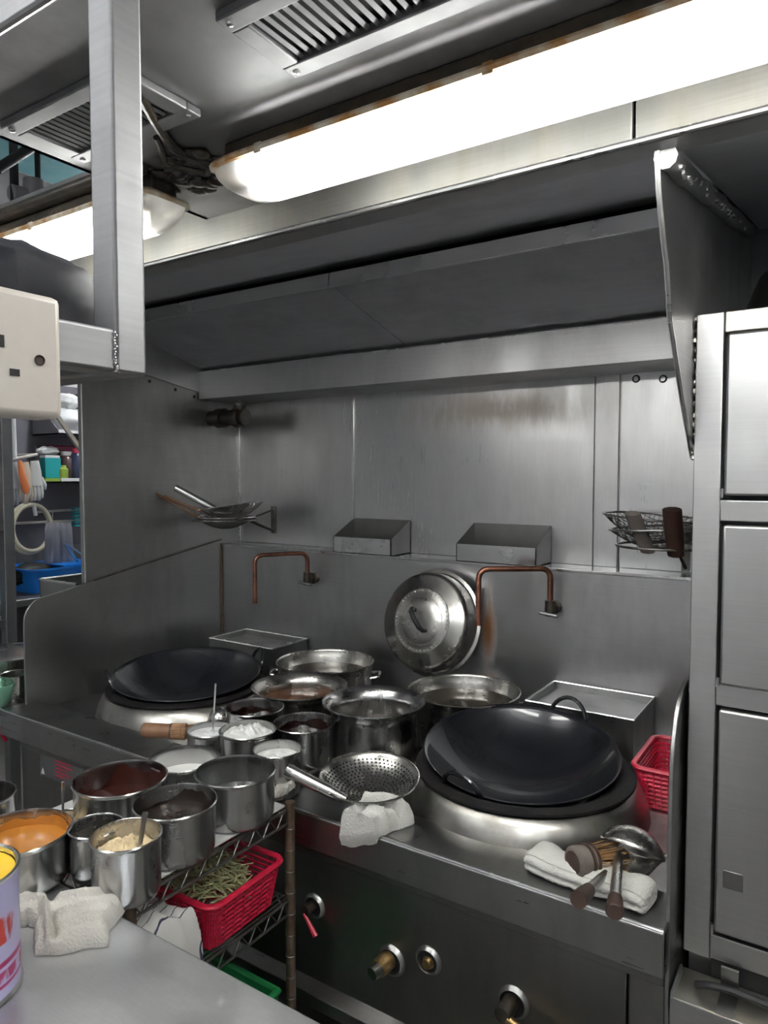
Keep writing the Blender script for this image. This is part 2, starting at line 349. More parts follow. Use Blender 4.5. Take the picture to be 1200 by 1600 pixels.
# make-up air plenum (the low steel ceiling in front of the hood)
ZP = 2.122; XP0 = -1.113; YP0 = Zp(0, 52, ZP).y
pn = thing('air_plenum', 'dark greasy steel air box hanging in front of the hood', 'duct', (-.1, .77, ZP))
obj('bottom_sheet', MB().box((XP0, YP0, ZP), (XE, YLp, ZP+.01)), M['plenum'], pn)
obj('front_sheet', MB().box((XP0, YP0-.01, ZP-.004), (XE, YP0, 3.5)), M['hood'], pn)
obj('front_bead', MB().tube([(XP0, YP0-.006, ZP-.002), (XE, YP0-.006, ZP-.002)], .005, 8), M['bright'], pn)
obj('end_sheet', MB().box((XP0, YP0, ZP), (XP0+.01, YLp, 3.5)), M['plenum'], pn)
GY0, GY1 = .583, .722
def grille(name, x0, x1, label):
    g = thing(name, label, 'vent', ((x0+x1)/2, (GY0+GY1)/2, ZP-.012), 'air grilles in the plenum')
    w = .026
    fr = MB().box((x0, GY0, ZP-.012), (x1, GY0+w, ZP)).box((x0, GY1-w, ZP-.012), (x1, GY1, ZP)).box((x0, GY0+w, ZP-.012), (x0+w, GY1-w, ZP)).box((x1-w, GY0+w, ZP-.012), (x1, GY1-w, ZP))
    obj('frame', fr, M['plenum'], g, bevel=.002)
    obj('shade_backing', MB().box((x0+w, GY0+w, ZP-.001), (x1-w, GY1-w, ZP)), M['gap_shade'], g)  # black sheet painted in for the shade between the slats
    n = int((x1-x0-2*w)/.0135)
    for i in range(n):
        x = x0+w+(i+.5)*(x1-x0-2*w)/n
        obj('slat', MB().obox((x, (GY0+GY1)/2, ZP-.006), (.0028, 0, .0010), (0, (GY1-GY0)/2-w, 0), (-.0003, 0, .0007)), M['plenum'], g)
    for (x, y) in ((x0+.012, GY0+.012), (x1-.012, GY0+.012), (x0+.012, GY1-.012), (x1-.012, GY1-.012)):
        obj('screw', MB().lathe([(0, -.003), (.004, -.002), (.005, 0)], 8, Matrix.Translation((x, y, ZP-.012))), M['bright'], g)
grille('air_grille', -.612, -.32, 'slatted air grille in plenum above the long lit lamp')
grille('air_grille', -1.061, -.787, 'slatted air grille at the open end of the plenum')
# ---------------------------------------------------------------- light fixtures
def light_fixture(label, loc, L, tubemat, x_r=True, mounted=.042, dark_end=0.):
    g = thing('light_fixture', label, 'lamp', loc, 'fluorescent fixtures')
    W = .050; D = .045
    # lens: half-rounded trough with tapered ends, open at the top
    nseg = 34; lens = MB(); ring = []
    prof = [(-1, 0), (-.985, -.35), (-.93, -.62), (-.80, -.84), (-.55, -.97), (-.2, -1.0), (.2, -1.0), (.55, -.97), (.80, -.84), (.93, -.62), (.985, -.35), (1, 0)]
    def sec(t):     # t in metres from an end
        e = min(t, L-t); k = min(1, e/.075); s_ = math.sqrt(max(0, 1-(1-k)**2)); return .72+.28*s_, .10+.90*s_
    xs = [0, .006, .014, .024, .036, .05, .075] + [.075+(L-.15)*i/10 for i in range(1, 10)] + [L-t for t in (.075, .05, .036, .024, .014, .006, 0)]
    for x in xs:
        sw, sd = sec(x); ring.append([(x-L/2, p*W*sw, q*D*sd) for p, q in prof])
    k = len(prof)
    lens.add([p for r in ring for p in r], [(i*k+j, (i+1)*k+j, (i+1)*k+j+1, i*k+j+1) for i in range(len(xs)-1) for j in range(k-1)] + [tuple(range(k)), tuple(range((len(xs)-1)*k, len(xs)*k))])
    obj('lens', lens, M['lens'], g, world=False)
    rim = MB(); out = [(x-L/2, -W*sec(x)[0]-.004, 0) for x in xs]+[(x-L/2, W*sec(x)[0]+.004, 0) for x in xs[::-1]]
    obj('gasket', rim.tube(out, .0055, 6, closed=True), M['seal'], g, world=False)
    hs = MB().prism([(-W*.6, .001), (W*.6, .001), (W*.5, mounted), (-W*.5, mounted)], 0, -L/2+.01, L/2-.01)
    obj('housing', hs, M['grease'], g, world=False, bevel=.004)
    obj('reflector', MB().box((-L/2+.06, -.04, -.008), (L/2-.06, .04, -.003)), M['fixture'], g, world=False)
    for s_ in (-1, 1):
        tb = obj('tube', MB().tube([(-L/2+.075, s_*.021, -.024), (L/2-.075, s_*.021, -.024)], .012, 12), tubemat, g, world=False)
        for e in (-1, 1):
            obj('lamp_holder', MB().box((e*(L/2-.068)-.012, s_*.021-.013, -.038), (e*(L/2-.068)+.012, s_*.021+.013, -.006)), M['white_plastic'], tb, world=False, bevel=.002)
    if loc[2] > 2.5:
        for e in (-.4, .4): obj('hanger', MB().tube([(e*L, 0, .02), (e*L, 0, 3.5-loc[2])], .006, 8), M['black'], g, world=False)
    nc = max(3, int(L/.28))
    for i in range(nc):
        x = -L/2+.11+(L-.22)*i/(nc-1)
        for s_ in (-1, 1):
            obj('clip', MB().box((x-.007, s_*(W+.005)-.002, -.008), (x+.007, s_*(W+.005)+.002, .007)), M['seal'], g, world=False, bevel=.001)
    return g
FY, FZ = .84, 2.080
light_fixture('long bright fluorescent lamp with rusty rim under the air plenum', (Zp(328, 262, FZ).x+.66, FY, FZ), 1.32, M['tube'])
light_fixture('lit fluorescent lamp with yellowed end cap, mounted on greasy black beam', (Zp(240, 300, FZ).x-.33, FY, FZ), .66, M['tube'])
light_fixture('unseen ceiling lamp added to light the storage shelves', (-3.35, 2.75, 2.835), 1.3, M['filltube'])  # this and the next three: out-of-view lamps added for more room light
light_fixture('unseen fill lamp added over the aisle', (-1.6, -.9, 2.835), 1.3, M['filltube'])
light_fixture('unseen fill lamp added at the end of the aisle', (.7, -.9, 2.835), 1.3, M['filltube'])
light_fixture('unseen fill lamp added by the wall behind the aisle', (-.6, -1.8, 2.835), 1.3, M['filltube'])
# greasy beam and clutter behind the second lamp
gb = thing('greasy_beam', 'black grease-covered beam carrying the smaller lamp', 'beam', (-1.6, .95, 2.17))
b_ = MB().box((-2.3, .79, ZP), (-1.12, .89, 2.142)); obj('beam', b_, M['grease'], gb, bevel=.01)
lump = MB()
for i in range(80):
    x = random.uniform(-1.10, -.88); y = random.uniform(.78, .92); r = random.uniform(.005, .017)
    mt_ = Matrix.Translation((x, y, ZP-.004)) @ Matrix.Diagonal((1, 1, .5, 1))
    lump.lathe([(r*math.sin(a)*(1+.3*nz((x, a, y), 40)), -r*math.cos(a)) for a in [i_*PI/8 for i_ in range(5)]], 9, mt_)
obj('grease_lumps', lump, M['grease'], gb)['kind'] = 'stuff'
cb = MB()
for (pp, r) in (([(-.90, .85, ZP-.008), (-.91, .78, ZP-.008), (-.86, .70, ZP-.008), (-.80, .62, ZP-.008), (-.755, .56, ZP-.008)], .007),
                ([(-.93, .86, ZP-.008), (-.96, .80, ZP-.008), (-.92, .76, ZP-.006), (-.90, .735, ZP-.006)], .005)):
    cb.tube(bend(pp, .03), r, 8)
tag(obj('greasy_conduit', cb, M['grease']), 'greasy black conduit running across the plenum beside the slatted grille', 'conduit')
tag(obj('tape_scrap', MB().add([Zp(u, v, ZP-.002) for u, v in ((280, 161), (305, 172), (284, 177))]+[Zp(u, v, ZP-.0005) for u, v in ((280, 161), (305, 172), (284, 177))], [(0, 1, 2), (5, 4, 3), (0, 3, 4, 1), (1, 4, 5, 2), (2, 5, 3, 0)]), M['rack']), 'small pale triangular scrap stuck to the dark plenum', 'scrap')
# ================================================================ the wok range
rg = thing('wok_range', 'wide stainless steel two-burner wok range below the hood', 'stove', (-1.3, 1.7, 0))
obj('deck', MB().box((XL, YF+.10, ZD-.03), (XR, YW, ZD)), M['range'], rg)
obj('front_rim', MB().prism([(YF, ZR-.085), (YF+.012, ZR-.085), (YF+.012, ZR-.012), (YF+.115, ZR-.012), (YF+.12, ZD-.03), (YF+.125, ZD-.03), (YF+.125, ZR), (YF+.006, ZR), (YF, ZR-.006)], 0, -2.37, XR), M['range'], rg, bevel=.002)
obj('rim_bead', MB().tube([(-2.37, YF+.003, ZR-.002), (XR, YF+.003, ZR-.002)], .003, 6), M['bright'], rg)
obj('rim_return', MB().box((-2.37, YF+.012, ZR-.09), (XR, YF+.05, ZR-.08)), M['range_front'], rg)
cxr = Yp(980, 1560, 1.29).x
obj('front_panel', MB().box((-2.30, 1.29, .38), (cxr-.002, 1.30, ZR-.10)), M['range_front'], rg, bevel=.002)
obj('front_panel', MB().box((cxr+.002, 1.29, .20), (XR-.004, 1.30, ZR-.10)), M['range_front'], rg, bevel=.002)
obj('panel_strip', MB().box((-2.30, 1.278, ZR-.118), (XR-.004, 1.292, ZR-.10)), M['range_front'], rg, bevel=.002)
obj('bottom_rail', MB().prism([(1.262, .34), (1.262, .372), (1.29, .392), (1.30, .34)], 0, -2.32, cxr), M['range'], rg, bevel=.002)
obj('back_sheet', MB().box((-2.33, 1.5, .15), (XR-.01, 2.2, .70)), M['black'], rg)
for x in (-2.33, -1.3, XR-.05):
    obj('leg', MB().box((x, 1.30, 0), (x+.045, 1.345, .7)), M['range_front'], rg, bevel=.002)
# right-hand splash panel with rounded front corner
q = [(1.285, .60), (1.285, 1.07)]+[(1.285+.11*(1-math.cos(a)), 1.07+.15*math.sin(a)) for a in (.25, .5, .75, 1.0, 1.25, 1.57)]
obj('splash_panel', MB().prism(q+[(YW, 1.25), (YW, .60)], 0, XR-.004, XR+.004), M['range'], rg, bevel=.0015)
# burner domes
def dome(cx, cy):
    pr = [(.300, ZD), (.297, ZD+.02), (.290, ZD+.042), (.279, ZD+.064), (.265, ZD+.079), (.248, ZD+.0855), (.230, ZD+.078), (.205, ZD+.05), (.2, ZD)]
    d = obj('burner_dome', MB().lathe(pr, 64, Matrix.Translation((cx, cy, 0))), M['dome'], rg, smooth=60)
    obj('burner', MB().lathe([(0, ZD+.001), (.05, ZD+.001), (.06, ZD+.0005), (.06, ZD)], 20, Matrix.Translation((cx, cy, 0))), M['castiron'], d)
WR, WLc = (-.668, 1.645), (-1.922, 1.665)
dome(*WR); dome(*WLc)
def control(u, v, r, label, kind):
    c = Yp(u, v, 1.29); T = Matrix.Translation(c) @ Matrix.Rotation(PI/2, 4, 'X')
    col_ = obj('collar', MB().lathe([(r*.72, -.004), (r*.74, .006), (r*.8, .009), (r*.98, .004), (r*1.02, 0)], 28, T), M['range'], rg)
    obj('hole', MB().lathe([(0, .0008), (r*.74, .0008)], 20, T), M['black'], col_)
    if kind == 'lever':
        obj('valve', MB().tube([c+Vector((-.004, 0, 0)), c+Vector((-.006, -.03, 0))], .012, 10), M['blackiron'], col_)
        obj('lever', MB().tube([c+Vector((-.01, -.028, -.008)), c+Vector((.028, -.032, -.048))], [.004, .0065], 8), M['red'], col_)
    if kind == 'brass':
        obj('spindle', MB().tube([c+Vector((-.006, 0, 0)), c+Vector((-.012, -.035, -.004))], .02, 14), M['brass'], col_)
        obj('knob', MB().tube([c+Vector((-.012, -.034, -.004)), c+Vector((-.016, -.055, -.006))], [.016, .014], 14), M['range_front'], col_)
    if kind == 'inner':
        obj('valve', MB().lathe([(0, .012), (.010, .012), (.014, .002)], 12, T @ Matrix.Translation((0, -.004, 0))), M['brass'], col_)
    if kind == 'pipe':
        obj('valve', MB().tube([c+Vector((-.004, 0, 0)), c+Vector((-.006, -.045, -.004))], .017, 12), M['blackiron'], col_)
        obj('lever', MB().tube(bend([c+Vector((.004, -.04, -.008)), c+Vector((.045, -.042, -.022)), c+Vector((.11, -.04, -.04))], .02), .009, 10), M['brass'], col_)
control(492, 1415, .030, '', 'lever'); control(612, 1500, .035, '', 'brass'); control(670, 1500, .031, '', 'inner'); control(803, 1565, .033, '', 'pipe')
nt_ = Yp(96, 1198, 1.288)
lab = obj('notice_plate', MB().box((nt_.x-.12, 1.2865, nt_.z-.055), (nt_.x+.12, 1.29, nt_.z+.055)), M['rack'], rg, bevel=.001)
lab['label'] = 'faded notice plate with red lines'
for i in range(7):
    w = (.07, .09, .08, .09, .06, .085, .05)[i]
    obj('print_line', MB().box((nt_.x-.03, 1.2855, nt_.z+.036-i*.012), (nt_.x-.03+w, 1.2868, nt_.z+.040-i*.012)), M['red'] if i > 1 else M['black'], lab)
obj('warning_mark', MB().prism([(nt_.x-.112, nt_.z-.046), (nt_.x-.092, nt_.z-.046), (nt_.x-.102, nt_.z-.026)], 1, 1.2855, 1.2868), M['liner'], lab)
# wok rings and woks
def wok_ring(cx, cy, label):
    pr = [(.268, ZD+.086), (.268, ZD+.092), (.250, ZD+.095), (.235, ZD+.093), (.215, ZD+.082), (.195, ZD+.064), (.188, ZD+.050), (.186, ZD+.040), (.200, ZD+.055), (.228, ZD+.084), (.268, ZD+.086)]
    tag(obj('wok_ring', MB().lathe(pr, 64, Matrix.Translation((cx, cy, 0))), M['castiron']), label, 'wok ring', 'wok rings')
wok_ring(*WR, 'black cast iron ring under the wok beside the red basket')
wok_ring(*WLc, 'black cast iron ring under the wok beside the round-cornered side sheet')
def wok(c, R, tilt, tdir, hdir, label):
    """c rim centre, tilt towards direction tdir (radians in plan), handles along hdir"""
    g = thing('wok', label, 'wok', c, 'woks'); SR = R*1.25; dep = SR-math.sqrt(SR*SR-R*R)
    T = Matrix.Rotation(tilt, 4, Vector((-math.sin(tdir), math.cos(tdir), 0)))
    n = 22; amax = math.asin(R/SR); pr = []
    for i in range(n+1):
        a = amax*i/n; pr.append((SR*math.sin(a), SR-SR*math.cos(a)-dep))
    inner = [(r*.992, z+.0025) for r, z in pr]
    full = pr+[(R+.002, .001), (R+.001, .003)]+inner[::-1]
    obj('bowl', MB().lathe(full, 72, T), M['iron'], g, world=False, smooth=50)
    for s_ in (-1, 1):
        a0 = hdir+(PI if s_ < 0 else 0); e = Vector((math.cos(a0), math.sin(a0), 0)); t_ = Vector((-math.sin(a0), math.cos(a0), 0)); up = Vector((0, 0, 1))
        pts = []
        for i in range(15):
            th = PI*i/14; pts.append(e*(R-.006+.020*math.sin(th))+t_*(.055*math.cos(th))+up*(-.018+.062*math.sin(th)))
        h = MB().tube(pts, .0058, 8).xf(T); hh = obj('handle', h, M['iron'], g, world=False)
        for q_ in (-1, 1):
            obj('rivet', MB().lathe([(0, .005), (.006, .003), (.007, -.002)], 8, T @ Matrix.Translation(e*(R-.004)+t_*(.055*q_)+up*-.018) @ Matrix.Rotation(a0, 4, 'Z') @ Matrix.Rotation(PI/2, 4, 'Y')), M['iron'], hh, world=False)
    return g
wok(Vector((-.684, 1.665, .913)), .242, math.radians(8), math.radians(-65), math.radians(80), 'large black iron wok on the burner beside the red basket')
wok(Vector((-1.936, 1.680, .914)), .252, math.radians(6), math.radians(-50), math.radians(60), 'large black iron wok on the burner beside the round-cornered side sheet')
# open steel boxes at the back of the deck
def sheet_box(name, x0, x1, y0, y1, z0, z1, label, depth):
    g = thing(name, label, 'box', ((x0+x1)/2, (y0+y1)/2, z0), 'steel boxes at the back of the range'); t = .004
    m_ = MB().box((x0, y0, z0), (x1, y0+t, z1)).box((x0, y1-t, z0), (x1, y1, z1)).box((x0, y0+t, z0), (x0+t, y1-t, z1)).box((x1-t, y0+t, z0), (x1, y1-t, z1))
    obj('body', m_, M['range'], g)
    obj('bottom', MB().box((x0+t, y0+t, z1-depth-.004), (x1-t, y1-t, z1-depth)), M['range'], g)
    r = [(x0, y0, z1), (x1, y0, z1), (x1, y1, z1), (x0, y1, z1)]
    obj('rim', MB().tube(r, .0035, 6, closed=True), M['bright'], g)
sheet_box('steel_box', -.800, -.485, 1.985, 2.228, ZD, .93, 'open rectangular steel box against the wall beside the red basket', .022)
sheet_box('steel_box', -2.19, -1.845, 2.02, 2.228, ZD, .937, 'open rectangular steel box in the corner behind the wok', .022)
# ================================================================ pots
def prof_straight(r, h, t=.0015):
    o = [(0, .0), (r*.86, 0), (r*.93, .004), (r*.965, .014), (r*.975, .03), (r*.985, h-.006), (r*.992, h-.003)]
    rim = [(r*1.0+.0015, h-.001), (r+.002, h+.0015), (r, h+.0035), (r*.985, h+.003), (r*.975, h-.001)]
    i = [(r*.968, h-.008), (r*.955, .03), (r*.945, .016), (r*.9, .006), (0, .003)]
    return o+rim+i
def prof_flare(r, h):
    b = r*.86
    o = [(0, 0), (b*.62, 0), (b*.78, .006), (b*.93, .028), (b*1.0, .06), (b*.985, h*.62), (b*.965, h*.80), (b*.98, h*.88), (r*.93, h*.96), (r*.985, h*.99)]
    rim = [(r, h*1.0), (r*.998, h+.003), (r*.985, h+.003)]
    i = [(r*.92, h*.972), (b*.965, h*.89), (b*.95, h*.80), (b*.97, h*.62), (b*.982, .06), (b*.91, .03), (b*.76, .01), (0, .004)]
    return o+rim+i
def prof_stock(r, h):
    o = [(0, 0), (r*.88, 0), (r*.94, .006), (r*.955, .02), (r*.955, h-.028), (r*.975, h-.022), (r*.985, h-.004)]
    rim = [(r, h-.001), (r+.001, h+.002), (r*.99, h+.004), (r*.975, h+.002)]
    i = [(r*.965, h-.004), (r*.955, h-.020), (r*.935, h-.026), (r*.935, .02), (r*.92, .008), (0, .004)]
    return o+rim+i
POTS = {}
def inner_r(prof, z):
    best = 0
    k = max(range(len(prof)), key=lambda i: prof[i][1]); seg = prof[k:]
    for (r0, z0), (r1, z1) in zip(seg, seg[1:]):
        if z1 <= z <= z0: best = r1+(r0-r1)*((z-z1)/(z0-z1) if z0 != z1 else 0)
    return best
def pot(key, label, u, v, wpx, zrim, zbase, kind='straight', mat='pot', group=None, cat='pot', name='steel_pot'):
    c = Zp(u, v, zrim); d = (c-CAM).dot(FW); r = wpx/2/FPX*d; h = zrim-zbase
    pr = {'straight': prof_straight, 'flare': prof_flare, 'stock': prof_stock}[kind](r, h-.003)
    g = thing(name, label, cat, (c.x, c.y, zbase), group or 'steel pots')
    obj('body', MB().lathe(pr, 64), M[mat], g, world=False, smooth=50)
    if kind == 'stock':
        for s_ in (0, PI):
            e = Vector((math.cos(s_+.5), math.sin(s_+.5), 0)); t_ = Vector((-e.y, e.x, 0))
            pts = bend([e*(r*.95)+t_*.035+Vector((0, 0, h-.05)), e*(r*.95+.03)+t_*.032+Vector((0, 0, h-.045)), e*(r*.95+.03)-t_*.032+Vector((0, 0, h-.045)), e*(r*.95)-t_*.035+Vector((0, 0, h-.05))], .012)
            obj('handle', MB().tube(pts, .005, 8), M['bright'], g, world=False)
    POTS[key] = (c, r, h, zbase, pr); return g
def fill(key, frac, mat, name, label, cat, shape='flat', seed=1):
    c, r, h, zb, pr = POTS[key]; z = h*frac; ri = inner_r(pr, z)-.0008; m_ = MB(); n = 40; rings = 12
    vs = []; fs = []
    for i in range(rings+1):
        for j in range(n):
            a = 2*PI*j/n; rr = ri*i/rings; x, y = rr*math.cos(a), rr*math.sin(a); dz = 0; k = 1-(i/rings)**2
            if shape == 'powder': dz = .012*k*(.5+fbm((x, y, 0), 30, 3, seed))
            if shape == 'lumps': dz = .022*k**.6*(.6+1.1*abs(fbm((x, y, 0), 55, 4, seed)))
            if shape == 'crust': dz = .004*k*fbm((x, y, 0), 70, 4, seed)
            vs.append((x+c.x, y+c.y, zb+z+dz))
    for i in range(rings):
        for j in range(n): fs.append((i*n+j, (i+1)*n+j, (i+1)*n+(j+1) % n, i*n+(j+1) % n))
    o = obj(name, m_.add(vs, fs), mat, smooth=60); tag(o, label, cat, kind='stuff'); return o
ZB = .853; gs = 'small steel seasoning pots'
M['soy'] = plain('soy_sauce', (.010, .004, .003), .06, 0); M['vin'] = plain('red_brown_sauce', (.035, .010, .008), .08)
M['black_bean'] = plain('black_bean_sauce', (.012, .007, .006), .25, 0, .5, (.03, .02, .015), 60, .5, 80)
M['broth'] = plain('orange_broth', (.42, .17, .03), .12, 0, .4, (.30, .10, .015), 8)
M['stew'] = plain('brown_broth', (.10, .045, .025), .1, 0, .4, (.16, .07, .03), 10)
M['water'] = plain('clear_water', (.16, .16, .155), .04, .6); M['grease_water'] = plain('grey_water', (.07, .06, .05), .07, .2)
M['milk'] = plain('white_slurry', (.82, .82, .80), .35); M['salt'] = plain('white_salt', (.86, .86, .88), .8, 0, .2, (.7, .7, .74), 60, .5, 200)
M['sugar'] = plain('white_sugar', (.88, .88, .86), .7, 0, .2, (.7, .7, .66), 40, .8, 120); M['garlic'] = plain('minced_garlic', (.70, .56, .36), .6, 0, .5, (.52, .38, .20), 50, .8, 110)
pot('A', 'wide steel pot of dark brown sauce beside the white slurry pot', 188, 1214, 140, .96, ZB, group=gs)
fill('A', .50, M['vin'], 'brown_sauce', 'dark red brown sauce in the wide steel pot', 'sauce')
pot('B', 'steel pot half full of white slurry', 287, 1184, 107, .945, ZB, group=gs)
fill('B', .52, M['milk'], 'white_slurry', 'smooth white slurry in a steel pot', 'slurry')
pot('C', 'clean steel pot with a little clear water at the rack corner', 368, 1203, 123, .958, ZB, group=gs)
fill('C', .42, M['water'], 'water', 'clear water in the clean steel pot', 'water')
pot('D', 'steel pot of lumpy black sauce with smeared sides', 274, 1251, 126, .957, ZB, group=gs)
fill('D', .66, M['black_bean'], 'black_bean_sauce', 'lumpy black sauce in a smeared steel pot', 'sauce', 'crust')
pot('E', 'steel pot of minced garlic with a spoon', 197, 1303, 106, .963, ZB, group=gs)
fill('E', .66, M['garlic'], 'minced_garlic', 'pale minced garlic heaped in a steel pot', 'garlic', 'lumps', 3)
pot('F', 'small dull steel pot between garlic pot and orange broth pot', 150, 1289, 81, .945, ZB, group=gs)
fill('F', .45, M['grease_water'], 'grey_water', 'thin grey liquid in the small steel pot', 'liquid')
pot('G', 'wide steel pot of orange broth beside the foreground towel', 30, 1298, 152, .945, ZB, group=gs)
fill('G', .66, M['broth'], 'orange_broth', 'orange brown broth in the wide steel pot', 'broth')
pot('H', 'small steel pot with upright spoon behind the orange broth pot', 98, 1278, 60, .905, ZB, group=gs)
fill('H', .6, M['garlic'], 'yellow_paste', 'pale yellow paste in small steel pot', 'paste', 'powder')
pot('I', 'steel pot of dark liquid behind the orange broth pot', -31, 1241, 100, .96, ZB, group=gs)
fill('I', .4, M['soy'], 'dark_liquid', 'dark liquid in the pot behind the orange broth', 'liquid')
ZT = .828
pot('J', 'small steel pot of salt with an upright spoon handle', 328, 1139, 70, .920, ZT, group=gs)
fill('J', .84, M['salt'], 'salt', 'fine white salt in small steel pot', 'salt', 'powder', 5)
pot('K', 'small steel pot heaped with white sugar lumps', 387, 1139, 87, .945, ZT, group=gs)
fill('K', .83, M['sugar'], 'sugar', 'lumpy white sugar heaped in steel pot', 'sugar', 'lumps', 2)
pot('L', 'smallest steel pot of white starch at the rim of the range', 433, 1169, 75, .932, ZR+.001, group=gs)
fill('L', .80, M['sugar'], 'starch', 'white starch in the smallest steel pot', 'starch', 'powder', 8)
pot('M', 'steel pot of black soy sauce behind the salt and sugar', 398, 1104, 90, .950, ZT, group=gs)
fill('M', .72, M['soy'], 'soy_sauce', 'black soy sauce in pot behind the sugar', 'sauce')
pot('N', 'steel pot of black soy sauce in front of the wide-lipped pot', 475, 1128, 96, .940, ZT, group=gs)
fill('N', .72, M['soy'], 'soy_sauce', 'black soy sauce in pot before the wide-lipped pot', 'sauce')
gb_ = 'large cooking pots between the burners'
pot('P1', 'large steel stockpot behind the wide-lipped pot of brown broth', 508, 1032, 152, .947, ZD, 'stock', 'pot_old', gb_)
fill('P1', .70, M['grease_water'], 'pot_water', 'dull water in the stockpot behind the brown broth', 'water')
pot('P2', 'wide-lipped steel pot of brown broth in front of the stockpot', 468, 1070, 150, .958, ZD, 'flare', 'pot_old', gb_)
fill('P2', .72, M['stew'], 'brown_broth', 'brown broth in the wide-lipped pot', 'broth')
pot('P3', 'round-bellied wide-lipped steel pot of clear oil next to the wok', 584, 1094, 162, .977, ZD, 'flare', 'pot', gb_)
fill('P3', .58, M['grease_water'], 'oil', 'dark clear oil in the round-bellied pot', 'oil')
pot('P4', 'large steel stockpot of water under the rust-streaked copper tap', 725, 1077, 175, .946, ZD, 'stock', 'pot_old', gb_)
fill('P4', .72, M['grease_water'], 'pot_water', 'dull water in the stockpot under the rust-streaked copper tap', 'water')
def film(key, z0, z1, mat, label):
    c, r, h, zb, pr = POTS[key]; n = 60; vs = []; fs = []
    for j in range(n):
        a = 2*PI*j/n; top = z0+(z1-z0)*(.55+.6*fbm((math.cos(a), math.sin(a), 0), 2.2, 3, r*90)+.25*math.sin(a+.6))
        for k in range(4):
            zz = h*(z0+(max(z0+.03, min(z1, top))-z0)*k/3); ri = inner_r(pr, zz)-.0007; vs.append((c.x+ri*math.cos(a), c.y+ri*math.sin(a), zb+zz))
    for j in range(n):
        q = (j+1) % n
        for k in range(3): fs.append((j*4+k, q*4+k, q*4+k+1, j*4+k+1))
    o = obj('sauce_film', MB().add(vs, fs), mat, smooth=80); tag(o, label, 'sauce', kind='stuff')
film('A', .48, .93, M['vin'], 'brown sauce smeared up the inside of the wide pot'); film('D', .62, .92, M['black_bean'], 'black sauce smeared up the inside of its pot')
film('G', .62, .90, M['broth'], 'orange broth film inside the wide pot'); film('M', .68, .86, M['soy'], 'soy sauce film inside the pot behind the sugar'); film('N', .68, .86, M['soy'], 'soy sauce film inside the pot before the wide-lipped pot')
# tray below the seasoning pots
tr = thing('oven_tray', 'dark shallow metal tray under the soy sauce and salt pots', 'tray', (-1.34, 1.42, .82))
tx0, tx1, ty0, ty1 = -1.50, -1.145, 1.262, 1.585
obj('tray_floor', MB().box((tx0, ty0, .8215), (tx1, ty1, .8265)), M['range_front'], tr)
obj('tray_rim', MB().tube(bend([(tx0, ty0, .838), (tx1, ty0, .838), (tx1, ty1, .838), (tx0, ty1, .838), (tx0, ty0, .838)], .015), .004, 6), M['range'], tr)
for (a, b) in (((tx0, ty0), (tx1, ty0+.003)), ((tx0, ty1-.003), (tx1, ty1)), ((tx0, ty0), (tx0+.003, ty1)), ((tx1-.003, ty0), (tx1, ty1))):
    obj('tray_side', MB().box((a[0], a[1], .822), (b[0], b[1], .838)), M['range_front'], tr)
# spoons standing in pots
def spoon(name, label, key, top, r=.0022, mat='bright', lean=(0, 0), bowl=.02, group='spoons in the seasoning pots'):
    c, R, h, zb, pr = POTS[key]; foot = Vector((c.x+lean[0]*R, c.y+lean[1]*R, zb+h*.35))
    g = thing(name, label, 'spoon', foot, group)
    obj('handle', MB().tube([foot, foot*.5+Vector(top)*.5, top], [r*1.2, r, r*1.3], 8), M[mat], g)
    obj('spoon_bowl', MB().lathe([(bowl*math.sin(a), -bowl*.5*math.cos(a)) for a in [i*PI/12 for i in range(7)]]+[(bowl*.9*math.sin(a), -bowl*.42*math.cos(a)) for a in [i*PI/12 for i in range(6, -1, -1)]], 14, Matrix.Translation(foot)), M[mat], g)
cJ = POTS['J'][0]; spoon('steel_spoon', 'thin steel spoon standing upright in the salt', 'J', Yp(337, 1068, cJ.y-.005), lean=(.1, 0))
cE = POTS['E'][0]; spoon('steel_spoon', 'dark steel spoon stuck in the minced garlic', 'E', Yp(227, 1270, cE.y+.02), .004, 'range', (.25, .1))
cH = POTS['H'][0]; spoon('steel_spoon', 'thin steel spoon upright in the yellow paste', 'H', Yp(98, 1222, cH.y), .0025, 'bright', (0, 0))
# curved hook handle behind the salt, on the small ladle resting there
lp = Zp(358, 1122, .90); hk = [Zp(324, 1128, .925), Zp(328, 1112, .93), Zp(340, 1104, .93), Zp(352, 1112, .925), Zp(358, 1128, .91)]
# ---------------------------------------------------------------- lid leaning on the wall
ld = thing('pot_lid', 'large domed steel pot lid leaning against the splash wall', 'lid', (-1.235, 2.15, .93))
ax = Vector((-.04, -1, .26)).normalized(); ctr = Vector((-1.225, 2.175, 1.085)); zq = ax
ex = zq.cross(Vector((0, 0, 1))).normalized(); ey = zq.cross(ex)
LT = Matrix((ex, ey, zq)).transposed().to_4x4(); LT.translation = ctr
R = .188
prof = [(R, -.004), (R+.002, 0), (R, .004), (R*.94, .006), (R*.925, .012), (R*.905, .055), (R*.88, .066), (R*.83, .073), (R*.60, .080), (R*.585, .083), (R*.44, .085), (R*.42, .088), (R*.2, .089), (0, .090)]
prof += [(0, .088), (R*.42, .086), (R*.83, .071), (R*.87, .064), (R*.9, .05), (R*.92, .008), (R, -.004)]
obj('lid_shell', MB().lathe(prof, 72, LT), M['pot_old'], ld, smooth=40)
dm = MB()
for i in range(44):
    a = 2*PI*i/44
    for rr in (.50, .55):
        dm.lathe([(0, .0012), (.0026, .0008), (.0036, 0)], 6, LT @ Matrix.Translation((R*rr*math.cos(a+rr), R*rr*math.sin(a+rr), .083)))
obj('embossed_dots', dm, M['pot_old'], ld)['kind'] = 'stuff'
